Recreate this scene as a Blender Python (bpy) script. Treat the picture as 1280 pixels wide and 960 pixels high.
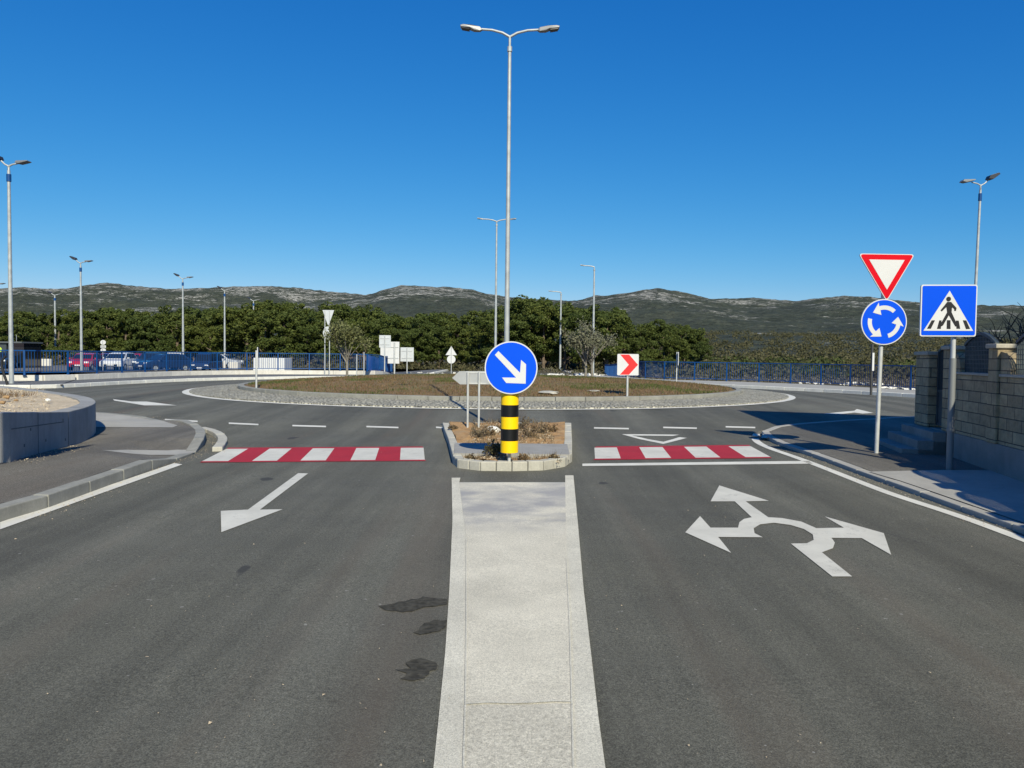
import bpy, bmesh, math, random
import numpy as np
from mathutils import Vector, Matrix, noise
R = math.radians
random.seed(7); rng = np.random.default_rng(7)
for o in list(bpy.data.objects): bpy.data.objects.remove(o)
scene = bpy.context.scene; C = scene.collection

# ------------------------------------------------------------------ camera
CAM_H = 1.6
cam_data = bpy.data.cameras.new('camera'); cam = bpy.data.objects.new('camera', cam_data); C.objects.link(cam)
cam_data.sensor_width = 36; cam_data.lens = 27.0
cam_data.clip_start = 0.05; cam_data.clip_end = 12000
CM = Matrix.Rotation(R(90 - 2.09), 3, 'X') @ Matrix.Rotation(R(0.6), 3, 'Z')
cam.matrix_world = Matrix.Translation((0, 0, CAM_H)) @ CM.to_4x4()
scene.camera = cam

# ------------------------------------------------------------------ world, sun, exposure
SUN_AZ, SUN_EL = 165.0, 36.5           # azimuth clockwise from +Y, behind the camera to the right
w = bpy.data.worlds.new('World'); scene.world = w; w.use_nodes = True
nt = w.node_tree; bg = nt.nodes['Background']
sky = nt.nodes.new('ShaderNodeTexSky'); sky.sky_type = 'NISHITA'; sky.sun_disc = False
sky.sun_elevation = R(SUN_EL); sky.sun_rotation = R(SUN_AZ)
sky.altitude = 0; sky.air_density = 1.0; sky.dust_density = 0.0; sky.ozone_density = 5.0
SKY_S = 0.09; KX = SKY_S*1.19          # per-channel contrast of the sky, as the phone rendered it
sx_ = nt.nodes.new('ShaderNodeSeparateColor'); cx_n = nt.nodes.new('ShaderNodeCombineColor'); nt.links.new(sky.outputs[0], sx_.inputs[0])
for ch, (gm, kk) in enumerate(((2.0, 1.0), (1.0, .72), (.58, .86))):
    a_ = nt.nodes.new('ShaderNodeMath'); a_.operation = 'MULTIPLY'; a_.inputs[1].default_value = KX
    b_ = nt.nodes.new('ShaderNodeMath'); b_.operation = 'POWER'; b_.inputs[1].default_value = gm
    c_ = nt.nodes.new('ShaderNodeMath'); c_.operation = 'MULTIPLY'; c_.inputs[1].default_value = kk/KX
    nt.links.new(sx_.outputs[ch], a_.inputs[0]); nt.links.new(a_.outputs[0], b_.inputs[0]); nt.links.new(b_.outputs[0], c_.inputs[0]); nt.links.new(c_.outputs[0], cx_n.inputs[ch])
nt.links.new(cx_n.outputs[0], bg.inputs[0])
bg.inputs[1].default_value = SKY_S
sd = bpy.data.lights.new('sun', 'SUN'); sd.energy = 4.8; sd.angle = R(0.5); sd.color = (1, .945, .75)
so = bpy.data.objects.new('sun', sd); C.objects.link(so)
sv = Vector((math.sin(R(SUN_AZ)) * math.cos(R(SUN_EL)), math.cos(R(SUN_AZ)) * math.cos(R(SUN_EL)), math.sin(R(SUN_EL))))
so.rotation_euler = sv.to_track_quat('Z', 'Y').to_euler(); so.location = (20, -40, 40)
vs = scene.view_settings; vs.view_transform = 'Standard'; vs.look = 'None'; vs.gamma = 1; vs.exposure = 0.25
vs.use_curve_mapping = False
scene.render.resolution_x = 1024; scene.render.resolution_y = 768

# ------------------------------------------------------------------ helpers
def tag(o, label=None, cat=None, group=None, kind=None):
    if label: o['label'] = label
    if cat: o['category'] = cat
    if group: o['group'] = group
    if kind: o['kind'] = kind
    return o
def thing(name, label, cat, loc=(0, 0, 0), rz=0, group=None, rx=0, ry=0):
    o = bpy.data.objects.new(name, None); C.objects.link(o)
    o.location = loc; o.rotation_euler = (rx, ry, rz); o.empty_display_size = .2
    return tag(o, label, cat, group)
class MB:
    def __init__(s): s.v = []; s.f = []; s.sm = []
    def add(s, vs_, fs, smooth=False):
        n = len(s.v); s.v += [tuple(p) for p in vs_]; s.f += [tuple(i + n for i in q) for q in fs]; s.sm += [smooth] * len(fs)
    def box(s, x0, x1, y0, y1, z0, z1):
        s.add([(x0,y0,z0),(x1,y0,z0),(x1,y1,z0),(x0,y1,z0),(x0,y0,z1),(x1,y0,z1),(x1,y1,z1),(x0,y1,z1)],
              [(0,3,2,1),(4,5,6,7),(0,1,5,4),(1,2,6,5),(2,3,7,6),(3,0,4,7)])
    def quadbar(s, a, b, wd, z0a, z1a, z0b=None, z1b=None):
        """upright slab from a to b in plan, thickness wd"""
        if z0b is None: z0b, z1b = z0a, z1a
        a = Vector((a[0], a[1])); b = Vector((b[0], b[1])); d = (b - a).normalized(); n = Vector((-d.y, d.x)) * wd / 2
        s.add([(a.x-n.x,a.y-n.y,z0a),(b.x-n.x,b.y-n.y,z0b),(b.x+n.x,b.y+n.y,z0b),(a.x+n.x,a.y+n.y,z0a),
               (a.x-n.x,a.y-n.y,z1a),(b.x-n.x,b.y-n.y,z1b),(b.x+n.x,b.y+n.y,z1b),(a.x+n.x,a.y+n.y,z1a)],
              [(0,3,2,1),(4,5,6,7),(0,1,5,4),(1,2,6,5),(2,3,7,6),(3,0,4,7)])
    def tube(s, pts, rad, n=10, smooth=True, cap=True):
        pts = [Vector(p) for p in pts]
        if not hasattr(rad, '__len__'): rad = [rad] * len(pts)
        base = len(s.v); up = None
        for i, p in enumerate(pts):
            t = (pts[min(i+1, len(pts)-1)] - pts[max(i-1, 0)]).normalized()
            if up is None: up = Vector((1,0,0)) if abs(t.x) < .9 else Vector((0,1,0))
            a = t.cross(up).normalized(); b = t.cross(a).normalized(); up = b.cross(t).normalized() * -1 if False else up
            for k in range(n):
                q = p + (a * math.cos(2*math.pi*k/n) + b * math.sin(2*math.pi*k/n)) * rad[i]
                s.v.append(tuple(q))
        for i in range(len(pts)-1):
            for k in range(n):
                k2 = (k+1) % n
                s.f.append((base+i*n+k, base+i*n+k2, base+(i+1)*n+k2, base+(i+1)*n+k)); s.sm.append(smooth)
        if cap:
            for r0_, fl_ in ((base, True), (base+(len(pts)-1)*n, False)):
                nb_ = len(s.v); s.v += [s.v[r0_+k] for k in range(n)]; q_ = tuple(nb_+k for k in range(n))
                s.f.append(q_[::-1] if fl_ else q_); s.sm.append(False)
    def prism(s, pts, y0, y1):
        """polygon in the XZ plane extruded along Y (y0 = front, nearer the camera)"""
        n = len(pts)
        ar = sum(pts[i][0]*pts[(i+1)%n][1]-pts[(i+1)%n][0]*pts[i][1] for i in range(n))
        if ar < 0: pts = pts[::-1]
        v = [(p[0], y0, p[1]) for p in pts] + [(p[0], y1, p[1]) for p in pts]
        f = [tuple(range(n)), tuple(range(2*n-1, n-1, -1))] + [(i, n+i, n+(i+1)%n, (i+1)%n) for i in range(n)]
        s.add(v, f)
    def build(s, name, m, parent=None, bevel=0):
        me = bpy.data.meshes.new(name); me.from_pydata(s.v, [], s.f)
        me.polygons.foreach_set('use_smooth', s.sm)
        bm = bmesh.new(); bm.from_mesh(me); bmesh.ops.recalc_face_normals(bm, faces=bm.faces); bm.to_mesh(me); bm.free()
        if isinstance(m, (list, tuple)):
            for q in m: me.materials.append(q)
        else: me.materials.append(m)
        o = bpy.data.objects.new(name, me); C.objects.link(o)
        if parent: o.parent = parent
        if bevel:
            b = o.modifiers.new('bevel', 'BEVEL'); b.width = bevel; b.segments = 2; b.limit_method = 'ANGLE'
        return o
def copy_tree(o, parent=None):
    c = o.copy(); C.objects.link(c)
    if parent: c.parent = parent
    for ch in list(o.children): copy_tree(ch, c)
    return c
def disc(r, n=48, cx=0, cz=0): return [(cx + r*math.cos(2*math.pi*k/n), cz + r*math.sin(2*math.pi*k/n)) for k in range(n)]
def rpoly(pts, r, seg=5):
    """rounded polygon corners"""
    out = []; n = len(pts)
    for i in range(n):
        p = Vector(pts[i]); a = (Vector(pts[i-1]) - p); b = (Vector(pts[(i+1) % n]) - p)
        ang = a.angle(b); d = min(r / math.tan(ang/2), a.length*.45, b.length*.45)
        p0 = p + a.normalized()*d; p1 = p + b.normalized()*d
        for k in range(seg+1):
            t = k/seg; q = p0*(1-t)**2 + p*2*t*(1-t) + p1*t*t; out.append((q.x, q.y))
    return out

# ------------------------------------------------------------------ materials
def mat(name, col, rough=.8, metal=0, var=0, scale=5, col2=None, bump=0, bscale=None, detail=6, spec=None, coat=0, emit=None):
    m = bpy.data.materials.new(name); m.use_nodes = True; n = m.node_tree; p = n.nodes['Principled BSDF']
    p.inputs['Base Color'].default_value = (*col, 1); p.inputs['Roughness'].default_value = rough; p.inputs['Metallic'].default_value = metal
    if spec is not None: p.inputs['Specular IOR Level'].default_value = spec
    if coat: p.inputs['Coat Weight'].default_value = coat
    if var or col2 or bump:
        tc = n.nodes.new('ShaderNodeTexCoord')
        nz = n.nodes.new('ShaderNodeTexNoise'); nz.inputs['Scale'].default_value = scale; nz.inputs['Detail'].default_value = detail
        n.links.new(tc.outputs['Object'], nz.inputs['Vector'])
        if var or col2:
            c2 = col2 or tuple(max(0, c*(1-var)) for c in col)
            c1 = col if col2 else tuple(c*(1+var*.6) for c in col)
            cr = n.nodes.new('ShaderNodeValToRGB'); cr.color_ramp.elements[0].position = .35; cr.color_ramp.elements[1].position = .65
            cr.color_ramp.elements[0].color = (*c2, 1); cr.color_ramp.elements[1].color = (*c1, 1)
            n.links.new(nz.outputs[0], cr.inputs[0]); n.links.new(cr.outputs[0], p.inputs['Base Color'])
        if bump:
            nb = nz
            if bscale:
                nb = n.nodes.new('ShaderNodeTexNoise'); nb.inputs['Scale'].default_value = bscale; nb.inputs['Detail'].default_value = 4
                n.links.new(tc.outputs['Object'], nb.inputs['Vector'])
            bp = n.nodes.new('ShaderNodeBump'); bp.inputs['Strength'].default_value = bump; bp.inputs['Distance'].default_value = .02
            n.links.new(nb.outputs[0], bp.inputs['Height']); n.links.new(bp.outputs[0], p.inputs['Normal'])
    return m
class NG:
    """small node graph helper"""
    def __init__(s, name, rough=.9):
        s.m = bpy.data.materials.new(name); s.m.use_nodes = True; s.n = s.m.node_tree; s.p = s.n.nodes['Principled BSDF']
        s.p.inputs['Roughness'].default_value = rough; s.p.inputs['Specular IOR Level'].default_value = .3
        s.tc = s.n.nodes.new('ShaderNodeTexCoord')
    def L(s, a, b): s.n.links.new(a, b)
    def mapping(s, sc=(1,1,1), rot=(0,0,0)):
        m = s.n.nodes.new('ShaderNodeMapping'); m.inputs['Scale'].default_value = sc; m.inputs['Rotation'].default_value = rot
        s.L(s.tc.outputs['Object'], m.inputs['Vector']); return m.outputs[0]
    def noise(s, scale, detail=5, rough=.6, vec=None, dist=0):
        z = s.n.nodes.new('ShaderNodeTexNoise'); z.inputs['Scale'].default_value = scale; z.inputs['Detail'].default_value = detail
        z.inputs['Roughness'].default_value = rough; z.inputs['Distortion'].default_value = dist
        s.L(vec if vec else s.tc.outputs['Object'], z.inputs['Vector']); return z.outputs[0]
    def ramp(s, x, stops):
        r = s.n.nodes.new('ShaderNodeValToRGB'); e = r.color_ramp.elements
        while len(e) < len(stops): e.new(.5)
        for k, (p, c) in enumerate(stops):
            e[k].position = p; e[k].color = (*c, 1) if hasattr(c, '__len__') else (c, c, c, 1)
        s.L(x, r.inputs[0]); return r.outputs[0]
    def mix(s, f, a, b, mode='MIX'):
        m = s.n.nodes.new('ShaderNodeMix'); m.data_type = 'RGBA'; m.blend_type = mode
        for sock, val in ((m.inputs[0], f), (m.inputs[6], a), (m.inputs[7], b)):
            if isinstance(val, (int, float)): sock.default_value = val if sock.type == 'VALUE' else (val,)*3 + (1,)
            elif isinstance(val, tuple): sock.default_value = (*val, 1)
            else: s.L(val, sock)
        return m.outputs[2]
    def math(s, op, a, b=0, c=None):
        m = s.n.nodes.new('ShaderNodeMath'); m.operation = op
        for k, val in enumerate((a, b) if c is None else (a, b, c)):
            if isinstance(val, (int, float)): m.inputs[k].default_value = val
            else: s.L(val, m.inputs[k])
        return m.outputs[0]
    def done(s, col, bump=None, strength=.3, dist=.01):
        s.L(col, s.p.inputs['Base Color'])
        if bump is not None:
            b = s.n.nodes.new('ShaderNodeBump'); b.inputs['Strength'].default_value = strength; b.inputs['Distance'].default_value = dist
            s.L(bump, b.inputs['Height']); s.L(b.outputs[0], s.p.inputs['Normal'])
        return s.m

def asphalt(name, base, tint=(1,1,1), streak=True, patches=False):
    g = NG(name, .88)
    agg = g.noise(140, 3, .8); a = g.mix(1, g.ramp(agg, [(.32, .35), (.68, 1.65)]), g.ramp(g.noise(55, 3, .8), [(.35, .75), (.65, 1.25)]), 'MULTIPLY')
    mid = g.noise(1.3, 6, .6); b = g.ramp(mid, [(.3, .9), (.7, 1.1)])
    big = g.noise(.25, 4, .6); c = g.ramp(big, [(.3, (.93, .93, .95)), (.7, (1.07, 1.06, 1.02))])
    col = g.mix(1, a, b, 'MULTIPLY'); col = g.mix(1, col, c, 'MULTIPLY')
    col = g.mix(1, col, tuple(base*t for t in tint), 'MULTIPLY')
    if streak:
        tk = g.n.nodes.new('ShaderNodeTexWave'); tk.inputs['Scale'].default_value = .17; tk.inputs['Distortion'].default_value = 2.2; tk.inputs['Detail'].default_value = 3; tk.inputs['Detail Scale'].default_value = .35; tk.inputs['Phase Offset'].default_value = 1.0
        g.L(g.mapping((1.0, .16, 1)), tk.inputs['Vector']); col = g.mix(1, col, g.ramp(tk.outputs[1], [(.1, .90), (.9, 1.09)]), 'MULTIPLY')
        fs = g.noise(5.5, 4, .7, g.mapping((1.0, .03, 1), (0, 0, R(2)))); col = g.mix(1, col, g.ramp(fs, [(.35, .92), (.65, 1.08)]), 'MULTIPLY')
        vc = g.n.nodes.new('ShaderNodeTexVoronoi'); vc.feature = 'DISTANCE_TO_EDGE'; vc.inputs['Scale'].default_value = .21
        nv = g.n.nodes.new('ShaderNodeTexNoise'); nv.inputs['Scale'].default_value = 1.3; nv.inputs['Detail'].default_value = 6; g.L(g.tc.outputs['Object'], nv.inputs['Vector'])
        va = g.n.nodes.new('ShaderNodeVectorMath'); va.operation = 'MULTIPLY_ADD'; va.inputs[1].default_value = (1.6, 1.6, 0); g.L(nv.outputs['Color'], va.inputs[0]); g.L(g.tc.outputs['Object'], va.inputs[2]); g.L(va.outputs[0], vc.inputs['Vector'])
        ck_ = g.ramp(vc.outputs[0], [(.0, .55), (.0022, 0.0)]); msk = g.ramp(g.noise(.16, 2, .5), [(.50, 0.0), (.60, 1.0)]); col = g.mix(g.math('MULTIPLY', ck_, msk), col, (.04, .04, .038))
        st = g.noise(1.1, 5, .6, g.mapping((1.0, .045, 1), (0, 0, R(4)))); st = g.ramp(st, [(.36, .80), (.62, 1.14)])
        col = g.mix(1, col, st, 'MULTIPLY')
        fl = g.noise(1.0, 3, .5, g.mapping((1.4, .07, 1), (0, 0, R(-9)))); fl = g.ramp(fl, [(.55, 0.0), (.72, .5)])
        col = g.mix(fl, col, (.125, .098, .075))
        # small dark tar spots
        sp = g.noise(2.2, 2, .4, g.mapping((1, .7, 1))); sp = g.ramp(sp, [(.735, 0.0), (.75, .75)])
        col = g.mix(sp, col, (.035, .035, .035))
        pale = g.noise(23, 1, .3); pale = g.ramp(pale, [(.80, 0.0), (.82, .8)]); col = g.mix(pale, col, (.3, .29, .26))
    return g.done(col, agg, .5, .012)
M = {}
M['asphalt'] = asphalt('asphalt_road', .106, (1.03, 1.01, .83))
M['asphalt_walk'] = asphalt('asphalt_walk', .125, (1.08, 1.0, .86))
M['asphalt_far'] = asphalt('asphalt_parking', .13, (1, 1, 1), False)
def paint(name, c, wear=.5, wearcol=(.16,.155,.145)):
    g = NG(name, .7)
    n1 = g.noise(9, 6, .7); n2 = g.noise(90, 3, .8)
    mm = g.math('ADD', g.math('MULTIPLY', n1, .55), g.math('MULTIPLY', n2, .45))
    mm = g.math('ADD', mm, g.ramp(g.noise(1.1, 4, .6), [(.35, 0.0), (.75, .07)]))
    f = g.ramp(mm, [(.52 + .1*(1-wear), 0.0), (.64 + .1*(1-wear), wear)])
    t = g.ramp(g.noise(2.5, 5), [(.3, .85), (.7, 1.05)])
    col = g.mix(1, c, t, 'MULTIPLY'); col = g.mix(f, col, wearcol)
    return g.done(col, n2, .3, .006)
M['white_paint'] = paint('white_road_paint', (.66, .64, .57), .35)
M['cream_paint'] = paint('cream_road_paint', (.60, .58, .51), .5)
M['red_paint'] = paint('red_road_paint', (.38, .02, .026), .4, (.25,.03,.04))
def median_mat(name, c, smudge):
    g = NG(name, .85)
    grain = g.noise(150, 3, .85); gr = g.mix(1, g.ramp(grain, [(.36, .62), (.58, 1.10)]), g.ramp(g.noise(60, 4, .8), [(.36, .84), (.56, 1.05)]), 'MULTIPLY')
    cl = g.ramp(g.noise(1.7, 6, .65), [(.3, .82), (.7, 1.08)])
    col = g.mix(1, c, gr, 'MULTIPLY'); col = g.mix(1, col, cl, 'MULTIPLY')
    if smudge:
        sep = g.n.nodes.new('ShaderNodeSeparateXYZ'); g.L(g.tc.outputs['Object'], sep.inputs[0])
        zone = g.math('MULTIPLY', g.ramp(g.math('MULTIPLY', sep.outputs[1], .1), [(.66, 0.0), (.72, 1.0)]), 1.0)
        far = g.ramp(g.noise(1.0, 5, .6, g.mapping((1.0, 1.6, 1)), .25), [(.40, 0.0), (.60, .85)])
        f = g.math('MULTIPLY', zone, far)
        col = g.mix(f, col, (.30, .295, .30))
        pz = g.math('MULTIPLY', g.ramp(g.math('MULTIPLY', sep.outputs[1], .1), [(.340, 0.0), (.350, 1.0)]), 1.0)
        rough2 = g.ramp(g.noise(45, 4, .85), [(.42, 1.05), (.6, .76)])
        col = g.mix(g.math('SUBTRACT', 1, pz), col, g.mix(1, col, rough2, 'MULTIPLY'))
    return g.done(col, grain, .5, .01)
M['median_inner'] = median_mat('median_paint', (.69, .645, .53), True)
M['median_edge'] = median_mat('median_edge_paint', (.68, .645, .54), False)
def concrete(name, c, v=.15, scale=2.5, joints=None, rough=.85):
    g = NG(name, rough)
    n1 = g.noise(scale, 7, .65); n2 = g.noise(45, 4, .7); n3 = g.noise(scale*3.2, 5, .7, g.mapping((1, 1, .25)))
    t = g.ramp(n1, [(.3, 1-v), (.7, 1+v*.7)]); t2 = g.ramp(n2, [(.3, .9), (.7, 1.08)]); t3 = g.ramp(n3, [(.3, 1-v*.7), (.6, 1.03)])
    col = g.mix(1, g.mix(1, g.mix(1, c, t, 'MULTIPLY'), t2, 'MULTIPLY'), t3, 'MULTIPLY')
    return g.done(col, g.math('ADD', n2, n1), .25, .01)
M['concrete'] = concrete('concrete_wall', (.36, .37, .37))
M['concrete_white'] = concrete('pale_concrete', (.62, .59, .53), .14)
M['kerb'] = concrete('kerb_concrete', (.27, .265, .235), .18, 3)
M['kerb_pale'] = concrete('kerb_pale', (.44, .42, .36), .15, 3)
M['kerb_white'] = concrete('kerb_white', (.70, .68, .62), .12, 3)
M['walk_concrete'] = concrete('sidewalk_concrete', (.36, .345, .31), .12, 1.2)
M['pad'] = concrete('pad_concrete', (.30, .29, .27), .12, 3)
M['plinth'] = concrete('plinth_concrete', (.24, .24, .225), .2, 1.6)
def cobble():
    g = NG('cobble_apron', .9)
    v = g.n.nodes.new('ShaderNodeTexVoronoi'); v.feature = 'DISTANCE_TO_EDGE'; v.inputs['Scale'].default_value = 10; g.L(g.tc.outputs['Object'], v.inputs['Vector'])
    v2 = g.n.nodes.new('ShaderNodeTexVoronoi'); v2.inputs['Scale'].default_value = 10; g.L(g.tc.outputs['Object'], v2.inputs['Vector'])
    j = g.ramp(v.outputs[0], [(.02, .5), (.12, 1.0)]); st = g.ramp(v2.outputs['Color'], [(.1, .75), (.9, 1.15)])
    big = g.ramp(g.noise(1.1, 5), [(.3, .85), (.7, 1.1)])
    col = g.mix(1, g.mix(1, g.mix(1, (.50, .47, .38), j, 'MULTIPLY'), st, 'MULTIPLY'), big, 'MULTIPLY')
    return g.done(col, g.ramp(v.outputs[0], [(0, 0.0), (.2, 1.0)]), 1.0, .05)
M['cobble'] = cobble()
def soil(name, a, b, c, scale=1.5, bump=.6, green=None):
    g = NG(name, .95)
    n1 = g.noise(scale, 7, .7); n2 = g.noise(scale*9, 6, .75)
    col = g.ramp(n1, [(.3, a), (.5, b), (.72, c)]); col = g.mix(1, col, g.ramp(n2, [(.3, .65), (.7, 1.3)]), 'MULTIPLY')
    if green:
        sp_ = g.n.nodes.new('ShaderNodeSeparateXYZ'); g.L(g.tc.outputs['Object'], sp_.inputs[0])
        f_ = g.ramp(g.math('ADD', g.math('MULTIPLY', g.math('SUBTRACT', sp_.outputs[1], 27), .07), g.math('MULTIPLY', g.math('SUBTRACT', n1, .5), 2.2)), [(.15, 0.0), (.6, .85)]); col = g.mix(f_, col, green)
    return g.done(col, n2, bump, .04)
M['orange_soil'] = soil('orange_soil', (.26, .155, .07), (.40, .24, .11), (.40, .30, .18), 5)
M['gravel'] = soil('beige_gravel', (.46, .37, .26), (.54, .44, .31), (.60, .51, .38), 2, .7)
M['ground'] = soil('dry_ground', (.09, .07, .04), (.13, .105, .06), (.19, .16, .11), .5)
M['turf'] = soil('dry_turf', (.155, .098, .046), (.19, .128, .062), (.125, .115, .045), .55, .6, (.085, .105, .026))
def stone_wall():
    g = NG('stone_block_wall', .9)
    # built in wall-aligned object space: x along the wall, z up
    cx = g.n.nodes.new('ShaderNodeSeparateXYZ'); g.L(g.tc.outputs['Object'], cx.inputs[0])
    sx = g.math('ADD', cx.outputs[0], cx.outputs[1])
    cb = g.n.nodes.new('ShaderNodeCombineXYZ'); g.L(sx, cb.inputs[0]); g.L(cx.outputs[2], cb.inputs[1])
    br = g.n.nodes.new('ShaderNodeTexBrick'); g.L(cb.outputs[0], br.inputs['Vector'])
    br.inputs['Scale'].default_value = 1; br.inputs['Brick Width'].default_value = .40; br.inputs['Row Height'].default_value = .148
    br.inputs['Mortar Size'].default_value = .007; br.inputs['Mortar Smooth'].default_value = .4; br.inputs['Bias'].default_value = 0
    br.inputs['Color1'].default_value = (.46, .37, .23, 1); br.inputs['Color2'].default_value = (.33, .26, .16, 1); br.inputs['Mortar'].default_value = (.12, .105, .085, 1)
    br.offset = .43; br.squash = 1.35; br.squash_frequency = 3
    n1 = g.noise(9, 6, .75); n2 = g.noise(1.6, 5, .6)
    col = g.mix(1, g.mix(1, br.outputs[0], g.ramp(n1, [(.3, .7), (.7, 1.2)]), 'MULTIPLY'), g.ramp(n2, [(.3, (.8,.83,.85)), (.7, (1.1,1.05,.98))]), 'MULTIPLY')
    h = g.math('ADD', g.math('MULTIPLY', br.outputs[1], -1.6), g.math('MULTIPLY', n1, 1.1))
    return g.done(col, h, .8, .03)
M['stone'] = stone_wall()
M['coping'] = concrete('stone_coping', (.42, .385, .31), .15, 4)
M['galv'] = mat('galvanised_steel', (.40, .42, .42), .5, .25, .15, 6)
M['galv_post'] = mat('galvanised_post', (.52,.53,.52), .5, .25, .12, 8)
M['alu'] = mat('sign_back_aluminium', (.42, .43, .43), .5, .5, .06, 4)
M['lamp_grey'] = mat('lamp_housing', (.22, .225, .23), .45, .3, .08, 6)
M['lamp_dark'] = mat('lamp_underside', (.03, .03, .035), .4)
M['lens'] = mat('lamp_lens', (.35, .36, .34), .2)
M['blue_sign'] = mat('sign_blue', (.0, .075, .70), .42, 0, .03, 2, spec=.15)
M['white_sign'] = mat('sign_white', (.60, .60, .60), .45, 0, .03, 3)
M['red_sign'] = mat('sign_red', (.60, .0, .010), .45, 0, .04, 3, spec=.15)
M['redorange_sign'] = mat('sign_orange_red', (.75, .02, .02), .45, 0, .04, 3)
M['black_sign'] = mat('sign_black', (.008, .008, .01), .45)
M['yellow'] = mat('column_yellow', (.95, .60, .0), .38, 0, .04, 5)
M['blackband'] = mat('column_black', (.006, .006, .006), .35)
M['blue_rail'] = mat('fence_blue', (.005, .060, .21), .5, 0, .15, 3, spec=.3)
M['iron'] = mat('dark_iron', (.06, .08, .09), .55, .3, .2, 4)
M['rubber'] = mat('rubber', (.015, .015, .016), .7)
M['glass'] = mat('dark_glass', (.012, .015, .018), .08, 0, spec=.7)
M['bark'] = mat('bark', (.14, .105, .075), .9, 0, .3, 6, bump=.6)
M['grey_bark'] = mat('grey_bark', (.22, .20, .17), .9, 0, .2, 8)
M['dark_wood'] = mat('bare_branches', (.06, .05, .04), .9, 0, .2, 8)
def leafmat(name, c, c2, v=.35):
    g = NG(name, .75)
    oi = g.n.nodes.new('ShaderNodeObjectInfo'); ge = g.n.nodes.new('ShaderNodeNewGeometry')
    col = g.mix(ge.outputs['Random Per Island'], c, c2)
    t = g.ramp(oi.outputs['Random'], [(0, (.82, .86, .9)), (1, (1.18, 1.08, 1.0))]); col = g.mix(1, col, t, 'MULTIPLY')
    g.p.inputs['Roughness'].default_value = .7
    tr = g.n.nodes.new('ShaderNodeBsdfTranslucent'); g.L(col, tr.inputs[0]); ms = g.n.nodes.new('ShaderNodeMixShader'); ms.inputs[0].default_value = .25
    out = [x for x in g.n.nodes if x.type == 'OUTPUT_MATERIAL'][0]
    g.L(g.p.outputs[0], ms.inputs[1]); g.L(tr.outputs[0], ms.inputs[2]); g.L(ms.outputs[0], out.inputs[0])
    return g.done(col)
M['pine'] = leafmat('pine_needles', (.048, .074, .013), (.110, .134, .028))
M['pine_dark'] = leafmat('dark_pine_needles', (.040, .062, .014), (.078, .098, .024))
M['olive'] = leafmat('olive_leaves', (.11, .125, .045), (.19, .205, .09))
M['olive_silver'] = leafmat('silver_olive_leaves', (.12, .13, .085), (.21, .22, .15))
M['scrub'] = leafmat('maquis_leaves', (.055, .060, .024), (.118, .108, .050))
M['dry'] = leafmat('dry_stems', (.14, .10, .055), (.25, .19, .11))
M['grass'] = leafmat('grass_blades', (.07, .10, .022), (.14, .145, .045))
M['grass_dry'] = leafmat('dry_grass_blades', (.155, .10, .05), (.23, .155, .085))

# ------------------------------------------------------------------ ground height
CX, CY = -.76, 29.3
R_AP, R_IN = 10.8, 8.95
def clip(x, a=0., b=1.): return a if x < a else b if x > b else x
def sm(x): x = clip(x); return x*x*(3-2*x)
def G(x, y):
    z = .10*clip((y-2.5)/10.5)
    z *= 1 - sm((y-50)/12)
    if x > 25 or x < -30: pass
    r = math.hypot(x-CX, y-CY)
    return z + .21*clip((15.5-r)/4.7)
def GA(x, y):
    r = math.hypot(x-CX, y-CY)
    if r > R_AP: return G(x, y)
    if r > R_IN: return .31 + .09*(R_AP-r)/(R_AP-R_IN)
    return .52 + .33*(1-(r/R_IN)**2)
def ray(px, py): return CM @ Vector(((px-640)/960, -(py-480)/960, -1))
def P(px, py, dz=0.0, g=GA):
    d = ray(px, py); d = d/d.y; t = 1.5
    while t < 400:
        x, y, z = d.x*t, t, CAM_H + d.z*t
        if z <= g(x, y) + dz:
            lo, hi = t-.25, t
            for _ in range(18):
                m = (lo+hi)/2
                if CAM_H + d.z*m <= g(d.x*m, m)+dz: hi = m
                else: lo = m
            return Vector((d.x*hi, hi, CAM_H + d.z*hi))
        t += .25
    return Vector((d.x*400, 400, 0))
def Q(px, py, dist):
    d = ray(px, py); d = d/d.y; return Vector((d.x*dist, dist, CAM_H + d.z*dist))

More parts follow.
